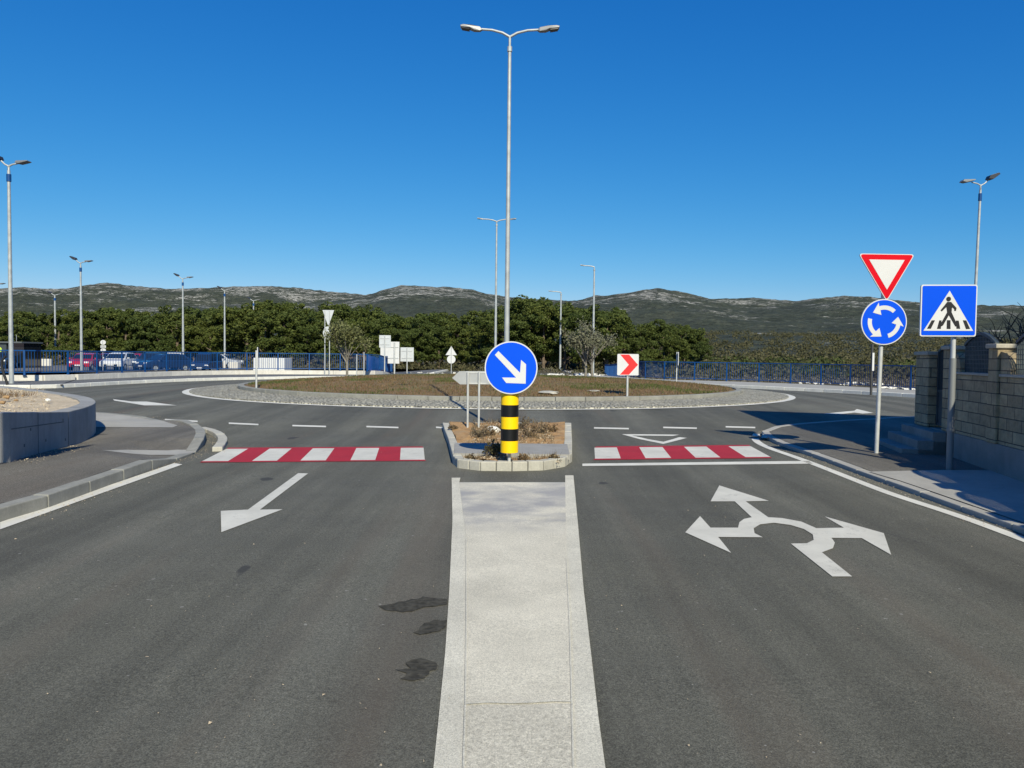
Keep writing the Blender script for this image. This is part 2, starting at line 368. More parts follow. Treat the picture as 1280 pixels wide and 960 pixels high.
def sheet(name, poly, zf, m, step=.5, skirt=0, parent=None, bounds=None):
    """flat polygon draped on the height function"""
    bm = bmesh.new(); vsx = [bm.verts.new((p[0], p[1], 0)) for p in poly]; bm.faces.new(vsx)
    bmesh.ops.triangulate(bm, faces=bm.faces[:])
    xs = [p[0] for p in poly]; ys = [p[1] for p in poly]
    b = bounds or (min(xs), max(xs), min(ys), max(ys))
    x = math.ceil(max(b[0], min(xs))/step)*step
    while x < min(b[1], max(xs)):
        bmesh.ops.bisect_plane(bm, geom=bm.verts[:]+bm.edges[:]+bm.faces[:], plane_co=(x,0,0), plane_no=(1,0,0), dist=1e-5); x += step
    y = math.ceil(max(b[2], min(ys))/step)*step
    while y < min(b[3], max(ys)):
        bmesh.ops.bisect_plane(bm, geom=bm.verts[:]+bm.edges[:]+bm.faces[:], plane_co=(0,y,0), plane_no=(0,1,0), dist=1e-5); y += step
    bmesh.ops.remove_doubles(bm, verts=bm.verts[:], dist=1e-4)
    for v in bm.verts: v.co.z = zf(v.co.x, v.co.y)
    bmesh.ops.recalc_face_normals(bm, faces=bm.faces)
    if bm.faces and sum(f.normal.z for f in bm.faces) < 0: bmesh.ops.reverse_faces(bm, faces=bm.faces[:])
    if skirt:
        ed = [e for e in bm.edges if e.is_boundary]
        r = bmesh.ops.extrude_edge_only(bm, edges=ed)
        for v in r['geom']:
            if isinstance(v, bmesh.types.BMVert): v.co.z -= skirt
        bmesh.ops.recalc_face_normals(bm, faces=bm.faces)
    me = bpy.data.meshes.new(name); bm.to_mesh(me); bm.free(); me.materials.append(m)
    o = bpy.data.objects.new(name, me); C.objects.link(o)
    if parent: o.parent = parent
    return o
def resample(path, step):
    pts = [Vector((p[0], p[1])) for p in path]; out = [pts[0].copy()]; acc = 0; 
    for a, b in zip(pts, pts[1:]):
        L = (b-a).length; t = step - acc
        while t <= L: out.append(a + (b-a)*t/L); t += step
        acc = L - (t - step)
    if (out[-1]-pts[-1]).length > step*.3: out.append(pts[-1])
    return out
def smooth_path(path, n=3):
    pts = [Vector((p[0], p[1])) for p in path]
    for _ in range(n):
        q = [pts[0]]
        for a, b in zip(pts, pts[1:]): q += [a*.75+b*.25, a*.25+b*.75]
        q.append(pts[-1]); pts = q
    return pts
def kerb(name, path, wd, h, m, block=1.0, gap=.008, side=1, zf=G, hfun=None, bevel=.012, depth=.15):
    """row of kerb blocks; path is the road-side foot, the kerb lies on its `side`"""
    pts = resample(path, block); mb = MB()
    offs = []
    for i, p in enumerate(pts):
        t = (pts[min(i+1, len(pts)-1)] - pts[max(i-1, 0)]).normalized(); offs.append(Vector((-t.y, t.x))*side*wd)
    for i in range(len(pts)-1):
        a, b = pts[i], pts[i+1]; d = (b-a).normalized()*gap; a2 = a+d; b2 = b-d; oa, ob = offs[i], offs[i+1]
        ha = hfun(a) if hfun else h; hb = hfun(b) if hfun else h
        za, zb = zf(a.x, a.y), zf(b.x, b.y); j = random.uniform(-.004, .004)
        v = [(a2.x,a2.y,za-depth),(b2.x,b2.y,zb-depth),(b2.x+ob.x,b2.y+ob.y,zb-depth),(a2.x+oa.x,a2.y+oa.y,za-depth),
             (a2.x,a2.y,za+ha+j),(b2.x,b2.y,zb+hb+j),(b2.x+ob.x,b2.y+ob.y,zb+hb+j),(a2.x+oa.x,a2.y+oa.y,za+ha+j)]
        mb.add(v, [(0,3,2,1),(4,5,6,7),(0,1,5,4),(1,2,6,5),(2,3,7,6),(3,0,4,7)])
    return tag(mb.build(name, m, bevel=bevel), kind='structure')

# ------------------------------------------------------------------ ground to the horizon, hills
HOR = lambda px: 445 + (px-640)*.0105
sky_y = [(-400,372),(-200,366),(0,361),(30,358),(62,362),(90,360),(112,356),(135,354),(165,358),(215,361.5),(240,360.5),(300,358),(340,357.5),(370,360),(400,364),(430,366),(455,368),(475,365),(500,364),(540,364),(600,366),(640,372),(665,374),(700,376),(740,375),(800,376),(850,374),(890,374),(940,372.5),(990,377),(1020,373),(1050,370.5),(1085,372),(1120,376),(1150,379),(1220,382),(1280,383),(1500,380),(1700,384)]
near_y = [(-400,400),(0,392),(140,386),(300,380),(400,378),(440,374),(462,368),(478,361),(500,356.5),(540,357),(575,358),(592,361),(608,367),(625,373),(660,380),(700,380),(725,375),(745,370),(780,366),(805,362.5),(822,361),(845,364),(868,369),(892,375),(930,384),(980,382),(1020,378),(1060,376),(1100,380),(1160,390),(1280,392),(1700,398)]
def interp(tab, x):
    for (a, ya), (b, yb) in zip(tab, tab[1:]):
        if a <= x <= b:
            return ya + (yb-ya)*(x-a)/(b-a)
    return tab[0][1] if x < tab[0][0] else tab[-1][1]
def hill_z(x, y, rock=False):
    r = math.hypot(x, y)
    if y <= 30 or r < 130: return 0
    px = 640 + 960*x/y
    px = clip(px, -400, 1700); h = HOR(px)
    E0 = 30*sm((r-130)/320) + 14*sm((r-450)/700)
    if px < 640: E0 *= .7
    A = h - interp(near_y, px); B = h - interp(sky_y, px)
    bA = sm((r-650)/750) * (1 - sm((r-1400)/450)); bB = sm((r-1750)/850)*(1-sm((r-2750)/900)*.8)
    E = max(E0 + (A-E0)*bA, E0 + (B-E0)*bB)
    z = y/960*E
    k = sm((r-130)/300); amp = 1 - .85*max(bA**3, bB**3)
    nz = noise.fractal(Vector((x*.0045, y*.0045, 3)), .8, 2.1, 5)*min(26, max(0, r-300)*.016)*amp + noise.fractal(Vector((x*.03, y*.03, 7)), .9, 2, 4)*min(4, r*.0018)
    if rock: return sm((max(bA, bB)-.45)/.5)*(.55+.45*sm((E-60)/25))
    return max(0, z + k*nz)
def make_ground():
    mb = MB(); rs = [0, 20, 45, 70, 100, 130]; r = 150
    while r < 3700: rs.append(r); r *= 1.026
    rs += [4500, 7000]
    azf = [R(a) for a in np.arange(-46, 46.01, .16)]; azb = [R(a) for a in np.arange(50, 310, 8)]
    az = azf + azb; n = len(az); v = []
    for rr in rs[1:]:
        for a in az:
            x, y = rr*math.sin(a), rr*math.cos(a); z = -.08
            if rr > 130 and abs(((a+math.pi) % (2*math.pi))-math.pi) < R(46.5): z = hill_z(x, y) - .08
            if rr > 4000: z = -.08
            v.append((x, y, z))
    f = []
    for i in range(len(rs)-2):
        for k in range(n):
            k2 = (k+1) % n; f.append((i*n+k, i*n+k2, (i+1)*n+k2, (i+1)*n+k))
    v.append((0, 0, -.08)); c = len(v)-1
    for k in range(n): f.append((c, (k+1) % n, k))
    me = bpy.data.meshes.new('ground'); me.from_pydata(v, [], f)
    bm = bmesh.new(); bm.from_mesh(me); bmesh.ops.recalc_face_normals(bm, faces=bm.faces)
    if sum(q.normal.z for q in bm.faces) < 0: bmesh.ops.reverse_faces(bm, faces=bm.faces[:])
    bm.to_mesh(me); bm.free(); me.polygons.foreach_set('use_smooth', [True]*len(me.polygons))
    at = me.attributes.new('rockiness', 'FLOAT', 'POINT')
    at.data.foreach_set('value', [hill_z(p[0], p[1], True) if (p[1] > 300) else 0.0 for p in v])
    g = NG('hillside', .95); an = g.n.nodes.new('ShaderNodeAttribute'); an.attribute_name = 'rockiness'
    sep = g.n.nodes.new('ShaderNodeSeparateXYZ'); g.L(g.tc.outputs['Object'], sep.inputs[0])
    veg = g.ramp(g.noise(.03, 8, .85), [(.35, (.017, .023, .015)), (.5, (.036, .043, .026)), (.68, (.072, .076, .050))])
    spk = g.ramp(g.noise(.14, 4, .9), [(.38, .45), (.62, 1.6)]); veg = g.mix(1, veg, spk, 'MULTIPLY')
    rk = g.noise(.008, 4, .6, g.mapping((1, .8, 4)), .4); fine = g.noise(.045, 7, .85, g.mapping((.55, 1.0, 5)))
    s = g.math('ADD', g.math('ADD', g.math('MULTIPLY', rk, .42), g.math('MULTIPLY', fine, .58)), g.math('MULTIPLY', an.outputs[2], .085))
    spots = g.ramp(g.noise(.10, 6, .8, g.mapping((.8, 1.0, 2.2))), [(.485, 0.0), (.53, 1.0)])
    rock = g.math('MULTIPLY', g.ramp(s, [(.562, 0.0), (.60, 1.0)]), spots)
    rcol = g.ramp(g.noise(.2, 4), [(.3, (.27, .26, .23)), (.7, (.50, .48, .43))])
    col = g.mix(rock, veg, rcol)
    near = g.ramp(g.math('MULTIPLY', sep.outputs[1], .001), [(.14, 1.0), (.30, 0.0)])
    nearc = g.ramp(g.noise(.6, 7, .7), [(.3, (.045, .040, .022)), (.7, (.11, .09, .055))])
    col = g.mix(near, col, nearc)
    g.done(col, g.noise(.12, 6, .8), .9, 3.0)
    me.materials.append(g.m)
    o = bpy.data.objects.new('ground', me); C.objects.link(o); tag(o, kind='structure')
make_ground()

# ------------------------------------------------------------------ paths of kerbs and fences
def XY(l): return [(p[0], p[1]) for p in l]
kl = [P(*p) for p in [(0,652),(57,637),(110,617),(180,591),(225,574.5),(240,569.5),(254,560),(258,551),(255,543),(243,537),(226,532),(206,527),(177,521),(120,515)]]
k0 = kl[0]; dd = (kl[0]-kl[2]).normalized()
left_kerb = [(k0.x+dd.x*9, k0.y+dd.y*9)] + XY(kl) + [(-15, kl[-1].y+1.6), (-24, 22.2), (-50, 24)]
fence_left = smooth_path([(-50,37),(-30,35.4),(-23.4,34.4),(-21.1,35),(-20.5,40.4),(-19.6,46.5),(-16.6,50.2),(-12.9,51.3),(-10.2,51.8),(-9.3,54),(-9.4,58),(-10,64)], 2)
kerb_far_left = smooth_path([(-50,32.5),(-30,31.4),(-21.5,30.4),(-18.6,30.2),(-18.2,33.5),(-17.9,37),(-16.4,41.5),(-14.2,44.6),(-10.6,48),(-7.5,51),(-6.6,56),(-6.6,90)], 2)
fence_right = smooth_path([(48,29.6),(26,30),(20.2,31),(18.6,33),(18.0,35.6),(16.8,40),(14.7,43.6),(11.6,46.2),(9.4,47.4),(8.3,50),(7.7,55),(7.5,62)], 2)
kerb_far_right = smooth_path([(48,26.5),(26,26.8),(18.6,27.6),(16.8,29),(16.0,31),(14.4,34.6),(12.2,37.4),(10.1,40.5),(8.4,43.8),(6.2,48.5),(5.3,54),(5.3,90)], 2)

# road sheet
road_poly = [(-50,-8),(9,-8),(50,-8),(50,26.7)] + [tuple(p+Vector((.4,.4))) for p in kerb_far_right[4:]] + [tuple(p+Vector((-.4,.4))) for p in kerb_far_left[::-1]]
road = sheet('road', road_poly, lambda x, y: G(x, y), M['asphalt'], 1.0, bounds=(-22, 22, -2, 56))
tag(road, kind='structure')
# finer cut of the ring area happens through markings sitting 6 mm proud
def mark(name, pxs, m, dz=.006, label=None, world=False, step=.5):
    poly = pxs if world else [XY([P(*p)])[0] for p in pxs]
    o = sheet(name, poly, lambda x, y: G(x, y)+dz, m, step, parent=road)
    if label: o['label'] = label
    return o
def line_strip(name, path, wd, m, dz=.006, closed=False, parent=None, zf=None, label=None):
    zf = zf or G; mb = MB(); n = len(path); vs_ = []
    for i, p in enumerate(path):
        a = path[(i-1) % n] if (closed or i > 0) else path[i]; b = path[(i+1) % n] if (closed or i < n-1) else path[i]
        t = Vector((b[0]-a[0], b[1]-a[1])).normalized(); nn = Vector((-t.y, t.x)); ww = wd[i]/2 if hasattr(wd, '__len__') else wd/2
        for s in (-1, 1):
            x, y = p[0]+nn.x*ww*s, p[1]+nn.y*ww*s; vs_.append((x, y, zf(x, y)+dz))
    f = [(2*i, 2*i+1, 2*((i+1) % n)+1, 2*((i+1) % n)) for i in range(n if closed else n-1)]
    mb.add(vs_, f); o = mb.build(name, m, parent or road)
    me = o.data
    if me.polygons and sum(q.normal.z for q in me.polygons) < 0: me.flip_normals()
    if label: o['label'] = label
    return o

# median painted strip
def ext(a, b, y):   # extend the line a->b (world) to depth y
    t = (y-a[1])/(b[1]-a[1]); return (a[0]+(b[0]-a[0])*t, y)
PX = lambda l: [XY([P(*q)])[0] for q in l]
LO = PX([(564.5,598),(565.6,651),(561.7,738),(556.5,817),(548.6,896.6),(542,960)]); LI = PX([(574,604),(583,675),(583,778),(582,873),(579.5,960)])
RO = PX([(716.8,595),(722.7,659),(729.5,738),(738.6,817),(747.7,896.6),(756.4,960)]); RI = PX([(706.5,604),(708,699),(712,778),(714.8,877),(716.8,960)])
LO.append(ext(LO[-2], LO[-1], -3)); LI.append(ext(LI[-2], LI[-1], -3)); RO.append(ext(RO[-2], RO[-1], -3)); RI.append(ext(RI[-2], RI[-1], -3))
tl_, tr_ = PX([(575.5,598),(706.5,595)])
for side_ in (LI, RI): line_strip('median_seam', [side_[1], side_[2], side_[3], side_[4], side_[5]], .009, M['median_edge'], .016)
jl = PX([(582,884),(610,881.5),(640,883),(668,881),(690,880),(715,881)]); line_strip('median_seam', jl, [.01,.022,.012,.03,.02,.01], M['median_edge'], .017)
mark('median_strip', LI + RI[::-1], M['median_inner'], .012, 'pale painted median strip before the splitter island, smudged grey at its far end', True)
mark('median_edge', LO + LI[::-1] + [tl_], M['median_edge'], .009, None, True)
mark('median_edge', RO + RI[::-1] + [tr_], M['median_edge'], .009, None, True)

# crosswalks
bl = [252.5,285,315,346,375.5,407,438,469,500,531]; tl = [283,310,337,364.5,391,418,445.5,474,501,529.5]
def lerp(a, b, t): return a+(b-a)*t
def crosswalk(bx, tx, by, ty, label, flip=False):
    cw = thing('crosswalk', None, None); cw.parent = road; cw['label'] = label
    def pt(x, y): p = P(x, y); return (p.x, p.y)
    n = len(bx)-1
    for i in range(n):
        t0, t1 = i/n, (i+1)/n
        b0, b1 = lerp(*by, t0), lerp(*by, t1); c0, c1 = lerp(*ty, t0), lerp(*ty, t1)
        poly = [pt(bx[i], b0), pt(bx[i+1], b1), pt(tx[i+1], c1), pt(tx[i], c0)]
        o = sheet('white_block' if i % 2 == 0 else 'red_block', poly, lambda x, y: G(x, y)+.006, M['cream_paint'] if i % 2 == 0 else M['red_paint'], .5, parent=cw)
    for (xs, ys, s) in ((bx, by, 1), (tx, ty, -1)):
        poly = [pt(xs[0], ys[0]), pt(xs[-1], ys[1]), pt(xs[-1]+s*1.5, ys[1]+s*1.5), pt(xs[0]-s*2.5, ys[0]+s*1.5)]
        sheet('red_border', poly, lambda x, y: G(x, y)+.006, M['red_paint'], .5, parent=cw)
crosswalk(bl, tl, (577, 575), (561.5, 560), 'red and white zebra crossing on the exit lane left of the island')
crosswalk([743.7,776,807,839,869.5,900.5,932,963], [743,771,799,828,855,883,910.5,938], (573.8, 571.5), (560, 558), 'red and white zebra crossing on the entry lane right of the island')
mark('stop_line', [(728,580),(1011,576.5),(1016,580),(728,583)], M['white_paint'])
# give way triangle (outline)
o3 = [(777,543),(870,544),(829,555.4)]; i3 = [(790,544.7),(853,545.3),(829.3,552.6)]
tri = thing('give_way_triangle', None, None); tri.parent = road
for a in range(3):
    b = (a+1) % 3
    p = [XY([P(*q)])[0] for q in (o3[a], o3[b], i3[b], i3[a])]
    sheet('triangle_side', p, lambda x, y: G(x, y)+.006, M['white_paint'], .5, parent=tri)
for x0, x1, y0, y1 in ((206,247,524.8,527),(286,323,529.3,531),(365.5,407.5,532.3,533.5),(458,498,533.5,534.8),(545,560,534.4,535.6),(742.5,786,535.2,536.2),(829,871,534.6,535.6),(907,944,533.8,534.8)):
    mark('yield_dash', [(x0,y0-.9),(x1,y1-.9),(x1,y1+.9),(x0,y0+.9)], M['white_paint'])
mark('lane_arrow', [(372.7,592),(385,592.3),(325,637.7),(353.3,637.3),(276.7,666),(276,639.3),(310,637.7)], M['cream_paint'], label='straight white arrow pointing towards the viewer on the left lane')
zz = [(172,196),(352,252),(268,254),(350,312),(400,315),(470,328),(525,352),(625,350),(555,309),(770,370),(797,449),(690,388),(580,387),(592,405),(585,425),(545,440),(655,528),(583,528),(432,408),(490,407),(515,395),(512,375),(480,355),(430,340),(370,332),(320,338),(297,352),(300,370),(330,385),(168,384),(215,442),(48,367),(102,308),(140,350),(240,350),(245,330),(262,318),(290,312),(228,254),(140,254)]
mark('roundabout_arrow', [(840+a/2.909, 540+b/2.909) for a, b in zz], M['cream_paint'], label='white three-headed roundabout arrow on the right lane')
mark('lane_arrow', [(141,499.2),(165,502.2),(183,502.2),(221,507),(180,507),(165,504.4),(143,501)], M['white_paint'], label='slender white arrow on the left side of the ring road')
mark('lane_arrow', [(1029,517.5),(1045,515.8),(1068,513.6),(1071,511.5),(1092,516.5),(1078,517.2),(1068,516),(1050,518)], M['white_paint'], label='white arrow in the shadow on the right side of the ring road')
# edge lines
mark('edge_line', [(0,653.5),(218,579.3),(228,581),(0,662.5)], M['white_paint'], label='white edge line beside the left kerb')
el = [(946,542.5),(943,548),(947,553.5),(961,560.5),(986.6,569),(1012,578.2),(1047.5,592),(1082.6,606),(1118,619.5),(1200,645.5),(1280,675),(1420,728),(1600,800)]
elw = [P(*p) for p in el]; sp = smooth_path(XY(elw), 2)
line_strip('edge_line', sp, .13, M['white_paint'], label='white edge line beside the right pavement')
# ring: white line round the apron
N = 140
line_strip('apron_line', [(CX+(R_AP-.03)*math.cos(2*math.pi*k/N), CY+(R_AP-.03)*math.sin(2*math.pi*k/N)) for k in range(N)], .22, M['white_paint'], .006, True, label='white ring line round the cobbled apron')
# dark oil patches
for pp in ([(474,759),(500,753),(530,747),(560,750),(558,756),(530,760),(505,766),(480,763)], [(517,792),(530,780),(545,776),(559,776),(556,787),(540,792),(525,794)], [(494,838),(512,836),(505,828),(525,823),(545,829),(546,836),(535,845),(520,852),(500,850),(510,843)]):
    q_ = []
    for i in range(len(pp)):
        a, b = Vector(pp[i]), Vector(pp[(i+1) % len(pp)])
        for k in range(6): u = a.lerp(b, k/6); w_ = noise.noise(Vector((u.x*.11, u.y*.2, 0)))*2.6 + noise.noise(Vector((u.x*.5, u.y*.6, 3)))*1.4; q_.append((u.x+w_*1.3, u.y+w_*.45))
    mark('dark_patch', q_, mat('tar_patch', (.060,.057,.048), .95, 0, .35, 30, bump=.5, spec=.1), .005)
# dark tarred seams across the ring
# ------------------------------------------------------------------ roundabout island
isl = MB(); N = 160
def ringmesh(mb, radii_z, n=N):
    base = len(mb.v)
    for r_, z_ in radii_z:
        for k in range(n):
            a = 2*math.pi*k/n; mb.v.append((CX+r_*math.cos(a), CY+r_*math.sin(a), z_))
    for i in range(len(radii_z)-1):
        for k in range(n):
            mb.f.append((base+i*n+k, base+i*n+(k+1) % n, base+(i+1)*n+(k+1) % n, base+(i+1)*n+k)); mb.sm.append(False)
ringmesh(isl, [(R_AP-.13, .26), (R_AP-.14, .345), (9.95, .385), (R_IN+.21, .42), (R_IN+.2, .30)])
tag(isl.build('cobble_apron', M['cobble']), kind='structure')
circ = [(CX+(R_IN+.2)*math.cos(2*math.pi*k/180), CY+(R_IN+.2)*math.sin(2*math.pi*k/180)) for k in range(181)]
kerb('kerb', circ, .2, .0, M['kerb'], .85, .006, 1, zf=lambda x, y: .52, depth=.25)
md = MB(); rr = [R_IN*math.sqrt(1-(i/26)) for i in range(26)]
base = []
for i in range(30):
    r_ = (R_IN+.01)*(1-i/30)
    base.append((r_, .5 + .35*(1-(r_/R_IN)**2)))
ringmesh(md, base + [(.01, .85)])
for i, p in enumerate(md.v):
    md.v[i] = (p[0], p[1], p[2] + .035*noise.fractal(Vector((p[0]*.8, p[1]*.8, 0)), 1, 2, 4) - .01); md.sm
md.sm = [True]*len(md.f)
tag(md.build('island_mound', M['turf']), kind='structure')
def blades(name, n, posf, hgt, m, wd=.012, lean=.5):
    vs_ = np.empty((n*3, 3)); k = 0
    for i in range(n):
        x, y, z = posf(); a = random.uniform(0, 6.283); h = hgt*random.uniform(.4, 1.3); l = random.uniform(0, lean)*h; b = random.uniform(0, 6.283)
        dx, dy = math.cos(a)*wd, math.sin(a)*wd
        vs_[k] = (x-dx, y-dy, z-.01); vs_[k+1] = (x+dx, y+dy, z-.01); vs_[k+2] = (x+math.cos(b)*l, y+math.sin(b)*l, z+h); k += 3
    me = bpy.data.meshes.new(name); me.from_pydata(vs_.tolist(), [], [(3*i, 3*i+1, 3*i+2) for i in range(n)]); me.materials.append(m)
    o = bpy.data.objects.new(name, me); C.objects.link(o); return o
def mound_pos(green):
    def f():
        while True:
            a = random.uniform(0, 6.283); r_ = R_IN*math.sqrt(random.random())*.985; x, y = CX+r_*math.cos(a), CY+r_*math.sin(a)
            q = noise.fractal(Vector((x*.35, y*.35, 4)), 1, 2, 3) + (.55*sm((y-30)/7) - .18)
            if (q > 0.05) == green or random.random() < .10: return x, y, GA(x, y)-.01
    return f
tag(blades('short_grass', 26000, mound_pos(False), .05, M['grass_dry'], .012, 1.0), 'short dry brown grass growing over the roundabout mound', 'grass', kind='stuff')
tag(blades('green_grass', 26000, mound_pos(True), .06, M['grass'], .012, .8), 'green grass patches on the back of the roundabout mound', 'grass', kind='stuff')

# ------------------------------------------------------------------ splitter island
si = [P(*p) for p in [(553,536),(560,556),(566,580),(572,585),(600,588.5),(640,589),(680,588),(706,583.5),(715,577),(715,560),(714,536)]]
si = XY(si); si_path = si + [si[0]]
def inset(poly, d):
    c = Vector((sum(p[0] for p in poly)/len(poly), sum(p[1] for p in poly)/len(poly))); out = []; n = len(poly)
    for i in range(n):
        a, p, b = Vector(poly[i-1]), Vector(poly[i]), Vector(poly[(i+1) % n])
        t1 = (p-a).normalized(); t2 = (b-p).normalized(); n1 = Vector((-t1.y, t1.x)); n2 = Vector((-t2.y, t2.x)); nn = (n1+n2).normalized()
        if nn.dot(c-p) < 0 and n1.dot(c-p) < 0: nn = -nn; n1 = -n1
        k = d/max(.4, nn.dot(n1)); out.append((p.x+nn.x*k, p.y+nn.y*k))
    return out
def kerb_closed(name, poly, wd, h, m, block, zf):
    outer = poly; inner = inset(poly, wd); mb = MB(); n = len(poly)
    for i in range(n):
        a, b, c, d = Vector(outer[i]), Vector(outer[(i+1) % n]), Vector(inner[(i+1) % n]), Vector(inner[i])
        L = (b-a).length; k = max(1, round(L/block))
        for j in range(k):
            e = .004/L; t0, t1 = j/k+e, (j+1)/k-e
            q = [a.lerp(b, t0), a.lerp(b, t1), d.lerp(c, t1), d.lerp(c, t0)]; jz = random.uniform(-.005, .005)
            mb.add([(p.x, p.y, zf(p.x, p.y)-.1) for p in q] + [(p.x, p.y, zf(p.x, p.y)+h+jz) for p in q], [(0,3,2,1),(4,5,6,7),(0,1,5,4),(1,2,6,5),(2,3,7,6),(3,0,4,7)])
    return tag(mb.build(name, m, bevel=.014), kind='structure')
kerb_closed('kerb', si, .13, .125, M['kerb_pale'], .2, G)
sin_ = inset(si, .125)
sy0 = min(p[1] for p in si); sy1 = max(p[1] for p in si)
yp0, yp1 = P(640,571,.1).y, P(640,557.5,.1).y
def bed_z(x, y):
    h = .10 + .05*noise.noise(Vector((x*2.2, y*2.2, 1))) + .02*noise.noise(Vector((x*9, y*9, 1)))
    if y > yp1: h += .04*sm((y-yp1)/.6)
    return G(x, y)+h
tag(sheet('planting_bed', sin_, bed_z, M['orange_soil'], .12), kind='structure')
sl = lambda y: (min(p[0] for p in sin_), max(p[0] for p in sin_))
pl, pr = P(571,564,.1).x, P(708,564,.1).x
tag(sheet('concrete_pad', [(pl, yp0), (pr, yp0), (pr+.05, yp1), (pl-.08, yp1)], lambda x, y: G(x, y)+.142, M['pad'], .5, skirt=.08), kind='structure')
def bedpt(y0, y1):
    y = random.uniform(y0, y1); x = random.uniform(pl+.12-(y-yp1)*.03, pr-.12); return x, y
def dry_bush(name, x, y, z, s, label, m=None, n=26):
    t = thing(name, label, 'shrub', (x, y, z), group='small dry shrubs in the splitter island beds')
    mb = MB(); lf = []
    for i in range(n):
        a = random.uniform(0, 6.28); l = s*random.uniform(.5, 1.1); e = random.uniform(.35, 1.3)
        p1 = Vector((math.cos(a)*math.cos(e), math.sin(a)*math.cos(e), math.sin(e)))*l*.55; p2 = p1 + Vector((math.cos(a+random.uniform(-.8,.8))*.5, math.sin(a)*.5, random.uniform(.1,.9)))*l*.5
        mb.tube([(0,0,0), p1, p2], [.004, .003, .0015], 4)
        for _ in range(5): lf.append((p1.lerp(p2, random.random()) + Vector((random.gauss(0,.02), random.gauss(0,.02), random.gauss(0,.015)))))
    mb.build('stems', M['dark_wood'], t)
    leaf_mesh('leaves', lf, .022, m or M['dry'], t)
    return t
def leaf_mesh(name, centers, size, m, parent=None, outward=None):
    c = np.array([tuple(p) for p in centers]); n = len(c)
    a = rng.normal(size=(n, 3)); a /= np.linalg.norm(a, axis=1)[:, None]
    if outward is not None: a = a*.9 + np.array(outward)*.8; a /= np.linalg.norm(a, axis=1)[:, None]
    t = rng.normal(size=(n, 3)); t -= (t*a).sum(1)[:, None]*a; t /= np.linalg.norm(t, axis=1)[:, None]; b = np.cross(a, t)
    s = size*rng.uniform(.6, 1.4, size=(n, 1)); u = t*s; v = b*s*rng.uniform(.35, .8, size=(n, 1))
    vs_ = np.stack([c-u, c-v, c+u, c+v], 1).reshape(-1, 3)
    me = bpy.data.meshes.new(name); me.from_pydata(vs_.tolist(), [], [(4*i, 4*i+1, 4*i+2, 4*i+3) for i in range(n)]); me.materials.append(m)
    if parent == 'mesh': return me
    o = bpy.data.objects.new(name, me); C.objects.link(o)
    if parent: o.parent = parent
    return o
bpos = [(598,548,.22,'low dry shrub at the left of the island bed, below the grey arrow plate'),(612,545,.2,'dry reddish shrub just left of the striped column'),(662,549,.25,'tallest dry shrub just right of the striped column'),(676,543,.26,'purplish dry shrub in the right half of the island bed'),(690,540,.15,'sparse dry shrub near the right kerb of the island'),(566,537,.13,'tiny dry shrub in the far left corner of the island bed'),(650,537,.34,'thin tall dry weed behind the striped column'),(625,539,.14,'small dry shrub by the pale stone in the island bed')]
for px, py, s, lb in bpos:
    p = P(px, py, .13); dry_bush('dry_shrub', p.x, p.y, bed_z(p.x, p.y)-.01, s, lb)
p = P(622,571.5,.12); dry_bush('dry_shrub', p.x-.05, p.y+.12, bed_z(p.x, p.y), .24, 'dark leafy low shrub shaded at the foot of the striped column', M['scrub'], 60)
for px, s in ((590,.06),(655,.07),(692,.05)):
    p = P(px,573,.12); dry_bush('dry_shrub', p.x, p.y, bed_z(p.x, p.y), s*1.5, 'small weed in the narrow front bed near x of the kerb' if 0 else {590:'small weed in the narrow front bed, left of the column',655:'small weed in the narrow front bed, just right of the column',692:'small weed at the right end of the narrow front bed'}[px])
def rock(name, loc, s, label, m, cat='rock', group=None, sq=.6):
    bm = bmesh.new(); bmesh.ops.create_icosphere(bm, subdivisions=2, radius=s)
    for v in bm.verts:
        k = 1 + .35*noise.noise(v.co*(1.6/s) + Vector(loc)); v.co *= k; v.co.z *= sq
    me = bpy.data.meshes.new(name); bm.to_mesh(me); bm.free(); me.materials.append(m)
    o = bpy.data.objects.new(name, me); C.objects.link(o); o.location = loc; return tag(o, label, cat, group)
p = P(616,540,.15); rock('pale_stone', (p.x, p.y, bed_z(p.x, p.y)+.04), .13, 'pale block of stone in the bed behind the striped column', M['kerb_white'])
tag(blades('dry_weeds', 1500, lambda: (lambda p: (p[0], p[1], bed_z(*p)))(bedpt(yp1+.05, sy1-.15) if random.random() < .85 else bedpt(sy0+.2, yp0-.05)), .09, M['dry'], .006, .9), 'thin dry weeds sprouting all over the island soil', 'weeds', kind='stuff')
# pebbles in the beds: uncountable
mb = MB()
for i in range(1500):
    x, y = (bedpt(yp1+.05, sy1-.2) if random.random() < .8 else bedpt(sy0+.2, yp0-.05)); s = random.uniform(.008, .026); z = bed_z(x, y)
    v = [(x+random.uniform(-s,s), y+random.uniform(-s,s), z+random.uniform(0, s)) for _ in range(4)]; mb.add(v, [(0,1,2),(0,2,3),(0,3,1),(1,3,2)])
tag(mb.build('gravel', M['gravel']), 'loose pebbles and clods on the island soil', 'gravel', kind='stuff')

